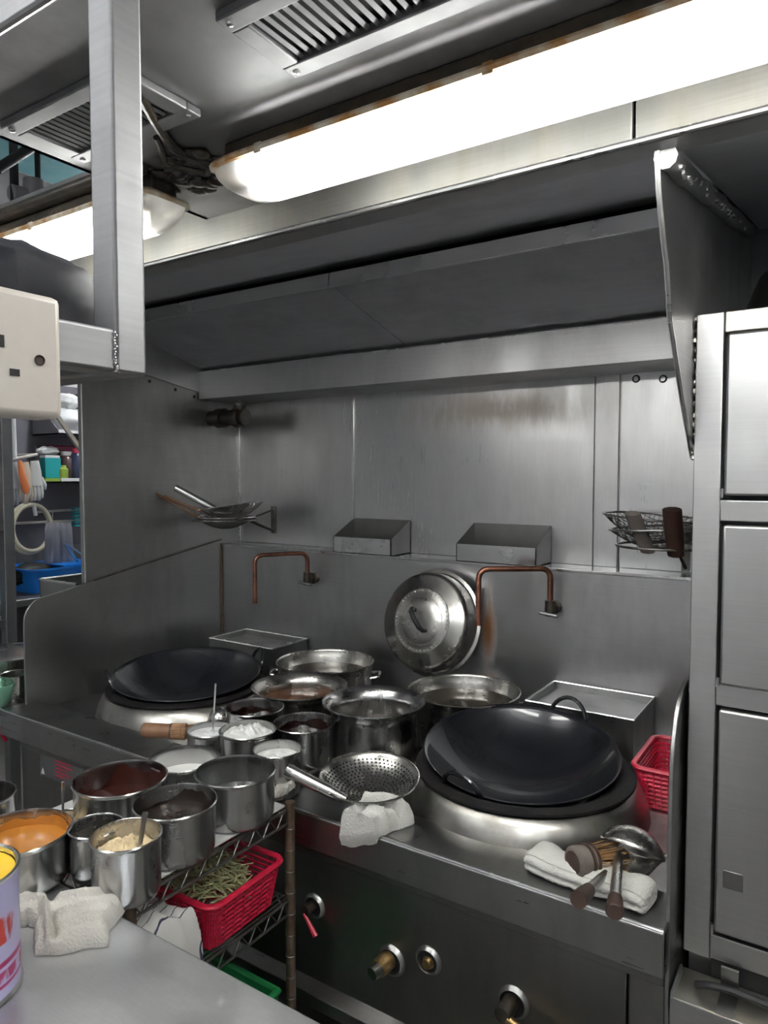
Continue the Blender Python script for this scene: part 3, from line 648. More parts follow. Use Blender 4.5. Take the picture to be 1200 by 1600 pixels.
hv = Vector((math.cos(2.25), math.sin(2.25), 0))
obj('lid_handle', MB().tube([LT @ (hv*t+Vector((0, 0, z))) for t, z in ((-.042, .088), (-.044, .108), (-.032, .122), (0, .127), (.032, .122), (.044, .108), (.042, .088))], [.007, .008, .009, .009, .009, .008, .007], 10), M['black'], ld)
# ---------------------------------------------------------------- perforated skimmer lying on the front rim
sk = thing('perforated_skimmer', 'round perforated steel skimmer with tube handle on the range rim', 'skimmer', (-.93, 1.34, ZR))
c = Zp(577, 1213, .895); Rk = .116; T = Matrix.Translation(c) @ Matrix.Rotation(math.radians(6), 4, Vector((1, .6, 0)))
pr = [(Rk*math.sin(a)/math.sin(1.05), -(math.cos(a)-math.cos(1.05))*Rk/math.sin(1.05)*.72) for a in [1.05*i/14 for i in range(15)]]
obj('bowl', MB().lathe(pr+[(Rk+.003, .001), (Rk+.003, .003), (Rk, .004)], 64, T), M['perf'], sk, smooth=60)
hl = MB()
for k in range(2, 13):
    rr, zz = pr[k]; nn = int(2*PI*rr/.0105)
    r2, z2 = pr[k+1]; sl_ = math.atan2(z2-zz, r2-rr)
    for i in range(nn):
        a = 2*PI*(i+.5*(k % 2))/nn
        hl.lathe([(0, .0009), (.0027, .0009)], 6, T @ Matrix.Rotation(a, 4, 'Z') @ Matrix.Translation((rr, 0, zz)) @ Matrix.Rotation(-sl_, 4, 'Y'))
obj('holes', hl, M['black'], sk)['kind'] = 'stuff'
h0 = Zp(540, 1249, .872); h1 = Zp(456, 1207, .925)
obj('handle', MB().tube([h0, h0*.7+h1*.3, h1], [.010, .0145, .0155], 14), M['perf'], sk)
obj('handle_tip', MB().tube([h1, h1+(h1-h0).normalized()*.014], [.0165, .015], 14), M['bright'], sk)
# ---------------------------------------------------------------- copper taps
def tap(label, wallp, pts, rad):
    g = thing('copper_tap', label, 'tap', wallp, 'copper swing taps')
    obj('spout', MB().tube(bend(pts, .035), rad, 10), M['copper'], g)
    obj('spout_tip', MB().tube([pts[-1]+Vector((0, 0, .018)), pts[-1]-Vector((0, 0, .004))], rad*1.15, 10), M['copper'], g)
    w = wallp
    v = obj('valve', MB().tube([w+Vector((0, .0, 0)), w+Vector((0, -.02, 0)), w+Vector((0, -.022, 0)), w+Vector((0, -.062, 0))], [.022, .022, .014, .014], 14), M['blackiron'], g)
    obj('collar', MB().tube([w+Vector((0, -.05, -.022)), w+Vector((0, -.05, .028))], .017, 12), M['blackiron'], v)
    obj('valve_handle', MB().tube([w+Vector((-.03, -.066, -.012)), w+Vector((.03, -.066, -.018))], .006, 8), M['rack'], v)
def tap_pts(base, ub, vb, ue, ve, ut, vt):
    w = Yp(*base, YW); top = Yp(ub, vb, YW-.05); e = Zp(ue, ve, top.z); tip = e.copy(); r_ = ray(ut, vt)
    dpt = (Vector((e.x, e.y))-Vector((CAM.x, CAM.y))).length/Vector((r_.x, r_.y)).length; tip.z = CAM.z+r_.z*dpt
    return w, [w+Vector((0, -.05, .01)), Vector((w.x, w.y-.05, top.z)), e, tip]
w, p = tap_pts((493, 903), 483, 864, 398, 868, 399, 941); tap('smaller copper swing tap near the corner with the wire skimmers', w, p, .0085)
w, p = tap_pts((868, 948), 858, 888, 748, 889, 743, 975); tap('copper swing tap over the large stockpot with rust streak below', w, p, .0095)
# ---------------------------------------------------------------- spice boxes on the ledge
def spice(label, u0, u1):
    a = Yp(u0, 850, YW-.02).x; b = Yp(u1, 860, YW-.02).x; y0, y1 = YW-.022, YU-.002; z0 = ZL+.001; zf, zk = z0+.062, z0+.128; t = .003
    g = thing('ledge_box', label, 'box', ((a+b)/2, (y0+y1)/2, z0), 'steel boxes on the wall ledge')
    obj('front', MB().box((a, y0, z0), (b, y0+t, zf)), M['bright'], g)
    obj('back', MB().box((a, y1-t, z0), (b, y1, zk)), M['range_front'], g)
    obj('bottom', MB().box((a, y0, z0), (b, y1, z0+t)), M['range_front'], g)
    for x in (a, b-t): obj('side', MB().prism([(y0, z0), (y1, z0), (y1, zk), (y0, zf)], 0, x, x+t), M['range'], g)
spice('open steel ledge box on the wall between the two copper taps', 521, 611)
spice('open steel ledge box on the wall above the rust-streaked copper tap', 713, 838)
# ---------------------------------------------------------------- black gas fitting in the corner
gf = thing('pipe_fitting', 'blackened pipe elbow fixed high in the wall corner', 'pipe', Yp(355, 650, 2.19))
a = Yp(334, 654, 2.19); b = Yp(384, 652, 2.19)
obj('pipe', MB().tube([Vector((XL+.004, a.y, a.z)), b], .034, 16), M['blackiron'], gf)
for t in (.25, .8):
    pp = a*(1-t)+b*t; obj('coupling', MB().tube([pp-Vector((.02, 0, 0)), pp+Vector((.02, 0, 0))], .042, 16), M['blackiron'], gf)
cc = Yp(374, 645, 2.19); obj('elbow', MB().tube([cc, cc+Vector((0, 0, .03))], [.03, .028], 14), M['blackiron'], gf)
obj('cap', MB().lathe([(0, .022), (.012, .020), (.022, .010), (.024, 0)], 16, Matrix.Translation(cc+Vector((0, 0, .03)))), M['bright'], gf)
# ---------------------------------------------------------------- wall hung skimmers
def ring_pts(c, r, n=36, tilt=0., tdir=0.):
    T = Matrix.Rotation(tilt, 4, Vector((-math.sin(tdir), math.cos(tdir), 0)))
    return [Vector(c)+T @ Vector((r*math.cos(2*PI*i/n), r*math.sin(2*PI*i/n), 0)) for i in range(n)]
def mesh_bowl(c, r, dep, tilt, tdir, wires=22, rings=9):
    """woven wire bowl: rim, radial and ring wires"""
    T = Matrix.Translation(c) @ Matrix.Rotation(tilt, 4, Vector((-math.sin(tdir), math.cos(tdir), 0))); m_ = MB()
    def P(x, y):
        q_ = min(1, (x*x+y*y)/(r*r)); return T @ Vector((x, y, -dep*(1-q_)))
    for i in range(wires):
        x = -r+2*r*(i+.5)/wires; L_ = math.sqrt(r*r-x*x)
        m_.tube([P(x, -L_+2*L_*k/12) for k in range(13)], .0009, 4); m_.tube([P(-L_+2*L_*k/12, x) for k in range(13)], .0009, 4)
    return m_, [T @ Vector((r*math.cos(2*PI*i/40), r*math.sin(2*PI*i/40), 0)) for i in range(40)]
def holder(label, wallpt, c, r, tilt, tdir):
    g = thing('ring_holder', label, 'wall rack', wallpt, 'wall ring holders')
    obj('ring', MB().tube(ring_pts(c, r, 40, tilt, tdir), .0035, 8, closed=True), M['wire'], g)
    w_ = Vector(wallpt); obj('bracket', MB().box(w_-Vector((.012, .006, .06)), w_+Vector((.012, 0, .06))), M['wire'], g)
    near = min(ring_pts(c, r, 40, tilt, tdir), key=lambda p_: (p_-w_).length)
    obj('arm', MB().tube([w_+Vector((0, -.003, .045)), near], .004, 8), M['wire'], g)
    obj('strut', MB().tube([w_+Vector((0, -.003, -.05)), near*.75+Vector(c)*.25], .006, 8), M['blackiron'], g)
c1 = Yp(352, 812, 2.12)
holder('wire ring holder on the corner wall carrying the long-handled skimmers', Yp(428, 812, YU-.002), c1, .135, 0, 0)
def skimmer(label, c, r, dep, tilt, tdir, handles, hmat, hname='handle', shell=False, solid_r=.010, flat=.55, name='wire_skimmer', group='wall skimmers'):
    g = thing(name, label, 'skimmer', Vector(c)-Vector((0, 0, dep)), group); m_, rim = mesh_bowl(c, r, dep, tilt, tdir)
    obj('mesh', m_, M['wire'], g)
    obj('rim', MB().tube(rim, .0035, 8, closed=True), M['bright'], g)
    for (p0, p1, rr, fl) in handles: obj(hname, MB().tube([p0, Vector(p0)*.5+Vector(p1)*.5, p1], [rr*.9, rr, rr], 10, flat=fl), M[hmat], g)
    return g
skimmer('wire mesh skimmer with two long wooden handles in the corner holder', c1+Vector((0, 0, .012)), .125, .05, 0, 0,
        [(Yp(335, 808, 2.05), Yp(216, 758, 1.88), .011, .45), (Yp(318, 812, 2.04), Yp(234, 766, 1.88), .010, .45)], 'wood')
c2 = Yp(362, 792, 2.11)
g = thing('steel_strainer', 'bowl strainer with steel tube handle stacked on the corner skimmer', 'strainer', c2-Vector((0, 0, .05)), 'wall skimmers')
T = Matrix.Translation(c2) @ Matrix.Rotation(math.radians(9), 4, Vector((.3, -1, 0)))
pr = [(.128*math.sin(a_)/math.sin(1.0), -(math.cos(a_)-math.cos(1.0))*.128/math.sin(1.0)*.7) for a_ in [1.0*i/12 for i in range(13)]]
obj('bowl', MB().lathe(pr+[(.131, .002), (.128, .003)]+[(r_*.985, z_+.002) for r_, z_ in pr[::-1]], 48, T), M['perf'], g)
obj('bowl_rim', MB().tube([T @ Vector((.13*math.cos(2*PI*i/40), .13*math.sin(2*PI*i/40), .002)) for i in range(40)], .003, 6, closed=True), M['bright'], g)
hp0, hp1 = Yp(335, 795, 2.03), Yp(274, 762, 1.93)
tb = MB().tube([hp0, hp1], .0135, 16, caps=False); hnd = obj('handle', tb, M['bright'], g)
obj('handle_bore', MB().tube([hp1, hp1+(hp0-hp1)*.05], .0115, 16), M['black'], hnd)
# right-hand pair
c3 = Yp(1035, 853, 2.12)
holder('wire ring holder beside the tall cabinet carrying the flat-handled skimmers', Yp(1072, 862, YU-.002), c3, .125, 0, 0)
c4 = Yp(1025, 808, 2.12)
skimmer('deep wire skimmer with grey flat wooden handle in ring holder', c4, .145, .075, math.radians(4), 0, [(Yp(1012, 862, 2.05), Yp(988, 802, 1.96), .024, .42)], 'grey_wood', group='flat-handled wall skimmers')
skimmer('wire skimmer with dark flat wooden handle stacked in ring holder', c4+Vector((.012, 0, -.030)), .14, .06, math.radians(-3), 0, [(Yp(1056, 868, 2.03), Yp(1050, 796, 1.93), .024, .45)], 'dark_wood', group='flat-handled wall skimmers')
sp_ = Yp(966, 850, 2.22)
tag(obj('hanging_wire', MB().tube([sp_, Vector((sp_.x, sp_.y+.01, ZL+.005))], .002, 6), M['wire']), 'thin straight wire prop under the flat-handled skimmers', 'wire')
# ================================================================ towels
def roll_towel(name, label, path, w, h, mat, seed=1, groove=True, nseg=60, flatten=1.):
    """folded towel swept along a path: rounded stack with fold grooves"""
    path = [Vector(p) for p in path]; L = [0]
    for a, b in zip(path, path[1:]): L.append(L[-1]+(b-a).length)
    def at(t):
        s_ = t*L[-1]
        for i in range(len(path)-1):
            if s_ <= L[i+1] or i == len(path)-2:
                k = (s_-L[i])/(L[i+1]-L[i]); return path[i].lerp(path[i+1], k), (path[i+1]-path[i]).normalized()
    n = 44; vs = []; fs = []
    for i in range(nseg+1):
        t = i/nseg; p, d = at(t); side = d.cross(Vector((0, 0, 1))).normalized()
        e = min(t, 1-t)*L[-1]; k = min(1, .80+.2*math.sqrt(min(1, e/.018)))
        ww = w*k*(1+.10*nz((t*3, 0, seed), 1.5)); hh = h*k*(1+.14*nz((t*3, 5, seed), 1.7))
        for j in range(n):
            a = 2*PI*j/n; ca, sa = math.cos(a), math.sin(a)
            x = abs(ca)**.7*(1 if ca > 0 else -1)*ww; z = abs(sa)**.75*(1 if sa > 0 else -1)*hh
            if groove:
                for (ga, gd) in ((-.15, .3), (PI-.35, .22), (.55, .12)):
                    dd = math.atan2(math.sin(a-ga), math.cos(a-ga)); x *= 1-gd*math.exp(-(dd/.10)**2)
            q_ = p+side*x+Vector((0, 0, z+hh)); f_ = fbm(q_, 26, 4, seed)
            q_ += (side*ca+Vector((0, 0, sa)))*(.0035*f_+.0012*nz(q_, 220))
            if q_.z < p.z: q_.z = p.z
            vs.append(q_)
    for i in range(nseg):
        for j in range(n): fs.append((i*n+j, i*n+(j+1) % n, (i+1)*n+(j+1) % n, (i+1)*n+j))
    for base, inward in ((0, 1), (nseg*n, -1)):
        cc_ = sum((vs[base+j] for j in range(n)), Vector())/n; b0 = len(vs)
        dd = (path[1]-path[0]).normalized() if inward > 0 else (path[-2]-path[-1]).normalized()
        for j in range(n): vs.append(vs[base+j].lerp(cc_, .45)-dd*.004)
        vs.append(cc_+dd*.006)
        for j in range(n):
            fs.append((base+j, base+(j+1) % n, b0+(j+1) % n, b0+j)); fs.append((b0+j, b0+(j+1) % n, b0+n))
    return tag(obj(name, MB().add(vs, fs), mat, smooth=80), label, 'towel')
def pad_towel(name, label, corners, h, mat, seed=1, ridges=(), nu=70, drape=None, amp=.006):
    """crumpled cloth lying on a surface: closed cushion-like mesh over four plan corners"""
    c = [Vector(p) for p in corners]; vs = []; fs = []; W_ = nu+1
    def P(u, v): return (c[0]*(1-u)+c[1]*u)*(1-v)+(c[3]*(1-u)+c[2]*u)*v
    for i in range(W_):
        for j in range(W_):
            u, v = i/nu, j/nu; p = P(u, v); e = min(u, 1-u, v, 1-v); k = min(1, e/.13); ed = math.sqrt(max(0, 1-(1-k)**2))
            out = fbm((u, v, 0), 2.1, 2, seed)*.012; p = p+(p-P(.5, .5)).normalized()*out*(1-k) if e < .1 else p
            z = h*(.85+.22*fbm((u, v, 0), 1.6, 1, seed+3))
            for (u0, v0, u1, v1, wd_, am) in ridges:
                d_ = Vector((u1-u0, v1-v0)); q_ = Vector((u-u0, v-v0)); t = max(0, min(1, q_.dot(d_)/d_.length_squared)); dist = (q_-d_*t).length
                z += am*(math.exp(-(dist/wd_)**2)*.5+.5*max(0, 1-dist/wd_))
            z += amp*.45*fbm((u*1.0, v*1.6, 0), 3.2, 2, seed+9)+.0009*nz((u, v, 0), 120)
            pz = p+Vector((0, 0, max(.003, z)*(.05+.95*ed)))
            if drape: pz = drape(u, v, pz)
            vs.append(pz)
    n0 = len(vs)
    for i in range(nu):
        for j in range(nu): fs.append((i*W_+j, (i+1)*W_+j, (i+1)*W_+j+1, i*W_+j+1))
    brd = [i*W_ for i in range(W_)]+[nu*W_+j for j in range(1, W_)]+[i*W_+nu for i in range(nu-1, -1, -1)]+[j for j in range(nu-1, 0, -1)]
    b0 = len(vs)
    for b in brd:
        q_ = vs[b].copy(); q_.z -= .003; q_ = q_+(P(.5, .5)-q_)*Vector((.02, .02, 0)).length; vs.append(q_)
    nb = len(brd)
    for i in range(nb): fs.append((brd[i], b0+i, b0+(i+1) % nb, brd[(i+1) % nb]))
    fs.append(tuple(range(b0, b0+nb)))
    return tag(obj(name, MB().add(vs, fs), mat, smooth=80), label, 'towel')
# rolled towel on the right end of the rim
p0 = Zp(815, 1372, ZR); p1 = Zp(1040, 1425, ZR)
tp = [Vector((p0.x, YF+.075, ZR+.001)), Vector((p0.x*.66+p1.x*.34, YF+.058, ZR+.001)), Vector((p0.x*.33+p1.x*.67, YF+.062, ZR+.001)), Vector((-.285, YF+.050, ZR+.001))]
roll_towel('rolled_towel', 'long rolled white towel on the rim under the ladles', tp, .040, .022, M['towel'], 4)
# folded towel hanging over the front rim by the skimmer
tc = Zp(634, 1268, ZR)
def over(u, v, p):
    if p.y < YF:                       # hangs down in front of the rim
        d_ = YF-p.y; p = Vector((p.x, YF-.004-min(.012, (p.z-ZR)*.5), p.z-d_*1.0))
    return p
f1 = pad_towel('folded_towel', 'folded white towel hanging over the rim beside the perforated skimmer', [(tc.x-.085, YF-.045, ZR+.001), (tc.x+.010, YF-.015, ZR+.001), (tc.x+.045, YF+.085, ZR+.001), (tc.x-.055, YF+.095, ZR+.001)], .055, M['towel'], 2,
    ridges=((.05, .62, .95, .80, .07, .022), (.05, .52, .95, .66, .05, -.022), (.30, .05, .40, .5, .06, .016), (.45, .05, .5, .45, .04, -.014), (.6, .3, .98, .36, .06, .014), (.1, .95, .9, .95, .06, .012)), drape=over)
# foreground towel on the table
ZTB = .85
fc = [Zp(52, 1496, ZTB), Zp(164, 1478, ZTB), Zp(196, 1418, ZTB), Zp(52, 1430, ZTB)]
pad_towel('crumpled_towel', 'crumpled off-white towel lying on the table corner beside the tin', [p+Vector((0, 0, .001)) for p in fc], .034, M['towel_d'], 6,
    ridges=((.20, .05, .12, .95, .05, .014), (.30, .1, .22, .6, .035, -.012), (.3, .55, .95, .78, .07, .010), (.3, .92, .95, .90, .08, .016), (.4, .25, .8, .3, .10, .006)), amp=.008)
pad_towel('tucked_cloth', 'greyish cloth end tucked under the orange broth pot', [Zp(28, 1446, ZTB+.001), Zp(62, 1452, ZTB+.001), Zp(70, 1412, ZTB+.001), Zp(20, 1408, ZTB+.001)], .03, M['towel_d'], 11, ridges=((.2, .3, .8, .5, .06, .012),), nu=40)
pad_towel('small_cloth', 'small folded cloth on the rack corner under the skimmer handle', [Zp(423, 1246, ZB), Zp(452, 1240, ZB), Zp(462, 1225, ZB), Zp(432, 1228, ZB)], .014, M['towel_d'], 14, ridges=((0, .3, 1, .3, .08, .006), (0, .7, 1, .7, .08, .006)), nu=36)
# ================================================================ brush, ladles
def brush(name, label, p0, p1, r, bl, mat, spread=1.5, ribs=0):
    p0, p1 = Vector(p0), Vector(p1); d = (p1-p0).normalized(); g = thing(name, label, 'brush', p0*.5+p1*.5, 'bamboo brushes')
    q = d.to_track_quat('Z', 'Y').to_matrix().to_4x4(); q.translation = p0; L = (p1-p0).length
    hb = obj('handle', MB().lathe([(0, 0), (r*.8, 0), (r, .004), (r*1.02, L*.3), (r*.96, L*.62), (r*1.0, L*.66), (r*.98, L), (0, L)], 24, q), M[mat], g)
    obj('cut_end', MB().lathe([(0, -.001), (r*.72, -.001), (r*.74, .002)], 18, q), M['dark_wood'], hb)
    for t in (.66, .9):
        obj('binding', MB().lathe([(r*.98, L*t-.003), (r*1.06, L*t-.003), (r*1.06, L*t+.003), (r*.98, L*t+.003)], 20, q), M['dark_wood'], hb)
    bs = MB()
    for i in range(110):
        a = random.uniform(0, 2*PI); rr = r*.9*math.sqrt(random.random()); s_ = random.uniform(1, spread); l_ = bl*random.uniform(.8, 1.05)
        bs.tube([q @ Vector((rr*math.cos(a), rr*math.sin(a), L-.004)), q @ Vector((rr*s_*math.cos(a), rr*s_*math.sin(a), L+l_))], [.0011, .0007], 4)
    obj('bristles', bs, M['bristle'], g)['kind'] = 'stuff'
    if ribs:
        rb_ = MB()
        for i in range(26):
            a = 2*PI*i/26; rb_.tube([q @ Vector((r*1.0*math.cos(a), r*1.0*math.sin(a), L*.67)), q @ Vector((r*1.03*math.cos(a), r*1.03*math.sin(a), L*.98))], .0022, 5)
        obj('splints', rb_, M['bamboo'], g)
brush('bamboo_brush', 'worn wooden wok brush lying beside the salt pot', Zp(222, 1141, .862), Zp(292, 1143, .858), .021, .03, 'wood', 1.2, ribs=1)
brush('bamboo_brush', 'round wooden wok brush lying on the rolled towel', Zp(895, 1348, .872), Zp(925, 1343, .868), .029, .075, 'grey_wood', 1.5)
def ladle(name, label, bowl_c, R_, axis, hpts, radii, wood_len, group):
    g = thing(name, label, 'ladle', bowl_c, group); q = Vector(axis).normalized().to_track_quat('Z', 'Y').to_matrix().to_4x4(); q.translation = bowl_c
    am = 1.28; pr = [(R_*math.sin(a)/math.sin(am), (math.cos(a)-math.cos(am))*R_/math.sin(am)*.9) for a in [am*i/14 for i in range(15)]]
    obj('bowl', MB().lathe(pr+[(r_*.985, z_-.0025) for r_, z_ in pr[::-1]], 48, q), M['perf'], g, smooth=60)
    p = [Vector(x) for x in hpts]; obj('handle', MB().tube(p, radii, 12), M['perf'], g)
    d = (p[-1]-p[-2]).normalized()
    wd_ = obj('wooden_grip', MB().tube([p[-1]-d*wood_len, p[-1]-d*.01, p[-1], p[-1]+d*.004], [radii[-1]*1.15, radii[-1]*1.3, radii[-1]*1.35, radii[-1]*1.1], 16), M['dark_wood'], g)
    return g
# turner (flat blade) below, ladle (upturned bowl) above
lb = Zp(988, 1326, .872)
ladle('steel_ladle', 'upturned steel ladle with long handle hanging over the rim', lb, .062, (.06, .55, .84), [lb+Vector((-.008, -.030, -.002)), lb+Vector((-.012, -.055, .004)), Zp(960, 1424, .890)], [.012, .0085, .011], .04, 'ladles on the rolled towel')
l2 = Zp(972, 1345, .848)
g = thing('wok_turner', 'steel wok turner with dark wooden grip under the upturned ladle', 'turner', l2, 'ladles on the rolled towel')
bl = MB().grid(lambda u, v: l2+Vector((-.055+.11*u+.02*v, -.04+.12*v, -.014+.018*abs(2*u-1)**2)), 12, 8)
obj('blade', bl, M['perf'], g, solid=.002)
t0, t1 = l2+Vector((-.01, -.035, .0)), Zp(912, 1398, .882)
obj('handle', MB().tube([t0, t0*.5+t1*.5, t1], [.007, .008, .010], 12), M['perf'], g)
d_ = (t1-t0).normalized(); obj('wooden_grip', MB().tube([t1-d_*.03, t1+d_*.01, t1+d_*.03], [.0115, .0145, .0145], 16), M['dark_wood'], g)
# small ladle behind the salt
g = thing('steel_ladle', 'small steel ladle resting between salt pot and burner', 'ladle', Zp(352, 1128, .88), 'ladles behind the seasoning pots')
sb_ = Zp(345, 1122, .895); obj('bowl', MB().lathe([(.034*math.sin(a), .03*math.cos(a)) for a in [i*PI/14 for i in range(8)]]+[(.0325*math.sin(a), .0285*math.cos(a)) for a in [i*PI/14 for i in range(7, -1, -1)]], 24, Matrix.Translation(sb_) @ Matrix.Rotation(.5, 4, 'Y')), M['perf'], g)
obj('handle', MB().tube(bend([sb_+Vector((-.03, 0, .006)), sb_+Vector((-.045, -.01, -.02)), sb_+Vector((-.03, -.02, -.05))], .02), .005, 8), M['perf'], g)
# ================================================================ red baskets
def basket(label, cx, cy, z0, L, W, H, rot, flare=1.12, group='red plastic baskets'):
    g = thing('plastic_basket', label, 'basket', (cx, cy, z0), group, rot)
    def rr(w, l, r, z, n=5):
        pts = []
        for (sx, sy, a0) in ((1, 1, 0), (-1, 1, PI/2), (-1, -1, PI), (1, -1, 1.5*PI)):
            for i in range(n+1):
                a = a0+PI/2*i/n; pts.append(Vector((sx*(w/2-r)+r*math.cos(a), sy*(l/2-r)+r*math.sin(a), z)))
        return pts
    rim = MB().tube(rr(W, L, .028, H-.005), .0075, 8, closed=True, flat=.75); obj('rim', rim, M['red'], g, world=False)
    wl_ = MB(); n = 8
    for k in range(n):
        t = k/n; s_ = (1/flare)+(1-1/flare)*t; wl_.tube(rr(W*s_-.006, L*s_-.006, .024, .004+(H-.014)*t), .0024, 5, closed=True, flat=1.5)
    a, b = rr(W/flare-.004, L/flare-.004, .024, .003, 8), rr(W-.004, L-.004, .026, H-.008, 8)
    for i in range(0, len(a), 1): wl_.tube([a[i], b[i]], .0022, 5)
    for i in range(1, 12):
        t = i/12
        for s_ in (-1, 1):
            wl_.tube([(s_*(W/flare/2-.002), (t-.5)*(L/flare-.05), .003), (s_*(W/2-.002), (t-.5)*(L-.05), H-.008)], .002, 5)
            if i % 2: wl_.tube([((t-.5)*(W/flare-.05), s_*(L/flare/2-.002), .003), ((t-.5)*(W-.05), s_*(L/2-.002), H-.008)], .002, 5)
    obj('slotted_wall', wl_, M['red'], g, world=False)
    bt = MB(); w2, l2_ = W/flare/2-.004, L/flare/2-.004
    for i in range(15):
        y = -l2_+2*l2_*(i+.5)/15; bt.box((-w2, y-.004, 0), (w2, y+.004, .003))
    for i in range(5):
        x = -w2+2*w2*(i+.5)/5; bt.box((x-.004, -l2_, .0005), (x+.004, l2_, .0035))
    obj('slotted_base', bt, M['red'], g, world=False)
    return g
basket('empty red plastic basket on the range between steel box and splash panel', -.357, 1.885, ZD+.001, .25, .155, .105, 0)
ZS2 = .635
basket('red slotted plastic basket holding shredded vegetable on the lower wire shelf', -1.195, 1.06, ZS2+.006, .31, .225, .105, math.radians(92))
M['celery'] = plain('shredded_vegetable', (.50, .50, .28), .55, 0, .6, (.28, .30, .12), 20)
vg = MB()
for i in range(420):
    a = random.uniform(0, 2*PI); rr_ = math.sqrt(random.random()); x = -1.185+.115*rr_*math.cos(a); y = 1.06+.080*rr_*math.sin(a)
    z = ZS2+.066+.055*(1-rr_*rr_)*random.random()+.02*random.random(); th = random.gauss(.4, .8); L_ = random.uniform(.03, .06); dz = random.uniform(-.012, .012); bw = random.uniform(-.008, .008)
    dx, dy = math.cos(th), math.sin(th)
    vg.tube([(x-dx*L_/2, y-dy*L_/2, z-dz), (x-dy*bw, y+dx*bw, z+.004), (x+dx*L_/2, y+dy*L_/2, z+dz)], .0019, 4, flat=.7)
o = obj('shredded_vegetable', vg, M['celery']); tag(o, 'pale green shredded vegetable heaped in the red basket', 'vegetable', kind='stuff')
# ================================================================ wire shelf rack
rk = thing('wire_rack', 'low wire shelf rack holding the seasoning pots', 'rack', (-1.5, .98, 0))
RX0, RX1, RY0, RY1 = -1.50, -1.052, .775, 1.205
for (x, y) in ((RX1, RY1), (RX1, RY0), (RX0, RY1), (RX0, RY0)):
    pz = .86
    ps = obj('post', MB().tube([(x, y, 0), (x, y, pz)], .0115, 12), M['rust'], rk)
    for k in range(16):
        obj('groove_ring', MB().lathe([(.0115, -.0012), (.0124, 0), (.0115, .0012)], 12, Matrix.Translation((x, y, .05+k*.05))), M['wire'], ps) if (x, y) == (RX1, RY1) else None
for zs in (.848, ZS2, .25):
    for (a, b) in (((RX1, RY0), (RX1, RY1)), ((RX0, RY1), (RX1, RY1)), ((RX0, RY0), (RX1, RY0)), ((RX0, RY0), (RX0, RY1))):
        for dz in (-.004, -.036): obj('rail', MB().tube([(*a, zs+dz), (*b, zs+dz)], .0034, 6), M['wire'], rk)
        A, B = Vector((*a, 0)), Vector((*b, 0)); n = int((B-A).length/.022); zz = MB()
        zz.tube([A.lerp(B, i/n)+Vector((0, 0, zs-.004-(.032 if i % 2 else 0))) for i in range(n+1)], .0022, 5)
        obj('truss_wire', zz, M['wire'], rk)
    if zs < .8:
        nn = 34 if zs > .5 else 30
        wz = MB()
        for i in range(nn):
            x = RX0+(RX1-RX0)*(i+.5)/nn; wz.tube([(x, RY0, zs), (x, RY1, zs)], .0018, 5)
        obj('shelf_wires', wz, M['wire'], rk)
lin = MB().box((RX0+.01, RY0+.008, .8485), (RX1-.008, RY1-.006, .8515))
tag(obj('shelf_liner', lin, M['liner']), 'white sheet lining the wire rack under the pots', 'liner')
mt, nt, b = base_mat('striped_cloth'); tcs = N(nt, 'ShaderNodeTexCoord').outputs['Object']; sp3 = N(nt, 'ShaderNodeSeparateXYZ'); nt.links.new(tcs, sp3.inputs[0])
wob = mul(nt, mul(nt, noise_tex(nt, tcs, 7, 2), .05), mul(nt, sp3.outputs[1], mul(nt, sp3.outputs[0], .35), 'ADD') if 0 else sp3.outputs[0], 'ADD'); wob.node.use_clamp = False
sm = mul(nt, mul(nt, wob, 60.), 0., 'ADD'); sm.node.use_clamp = False; fr_ = N(nt, 'ShaderNodeMath', operation='FRACT'); nt.links.new(sm, fr_.inputs[0])
nt.links.new(mixc(nt, ramp(nt, fr_.outputs[0], .88, .91), (.70, .69, .67), (.05, .05, .09)), b.inputs['Base Color']); b.inputs['Roughness'].default_value = .95; M['striped'] = mt
# striped cloth on lower shelf, green crate below
pad_towel('striped_cloth', 'white cloth with thin navy stripes hanging by the red basket', [(-1.235, .79, ZS2+.003), (-1.055, .80, ZS2+.003), (-1.035, .935, ZS2+.003), (-1.20, .93, ZS2+.003)], .135, M['striped'], 21, ridges=((.1, .2, .9, .9, .16, .02), (.6, .1, .98, .6, .14, .02), (.35, .0, .55, .6, .10, -.012)), amp=.012)
cr = thing('green_crate', 'green plastic crate on the bottom of the wire rack', 'crate', (-1.25, .99, .255))
M['green'] = plain('green_plastic', (.01, .16, .045), .4)
m_ = MB().box((-1.45, .80, .256), (-1.07, .805, .42)).box((-1.45, 1.175, .256), (-1.07, 1.18, .42)).box((-1.45, .805, .256), (-1.445, 1.175, .42)).box((-1.075, .805, .256), (-1.07, 1.175, .42))
obj('walls', m_, M['green'], cr); obj('floor_sheet', MB().box((-1.445, .805, .256), (-1.075, 1.175, .262)), M['green'], cr)
obj('rim', MB().tube([(-1.45, .80, .42), (-1.07, .80, .42), (-1.07, 1.18, .42), (-1.45, 1.18, .42)], .009, 6, closed=True), M['green'], cr)
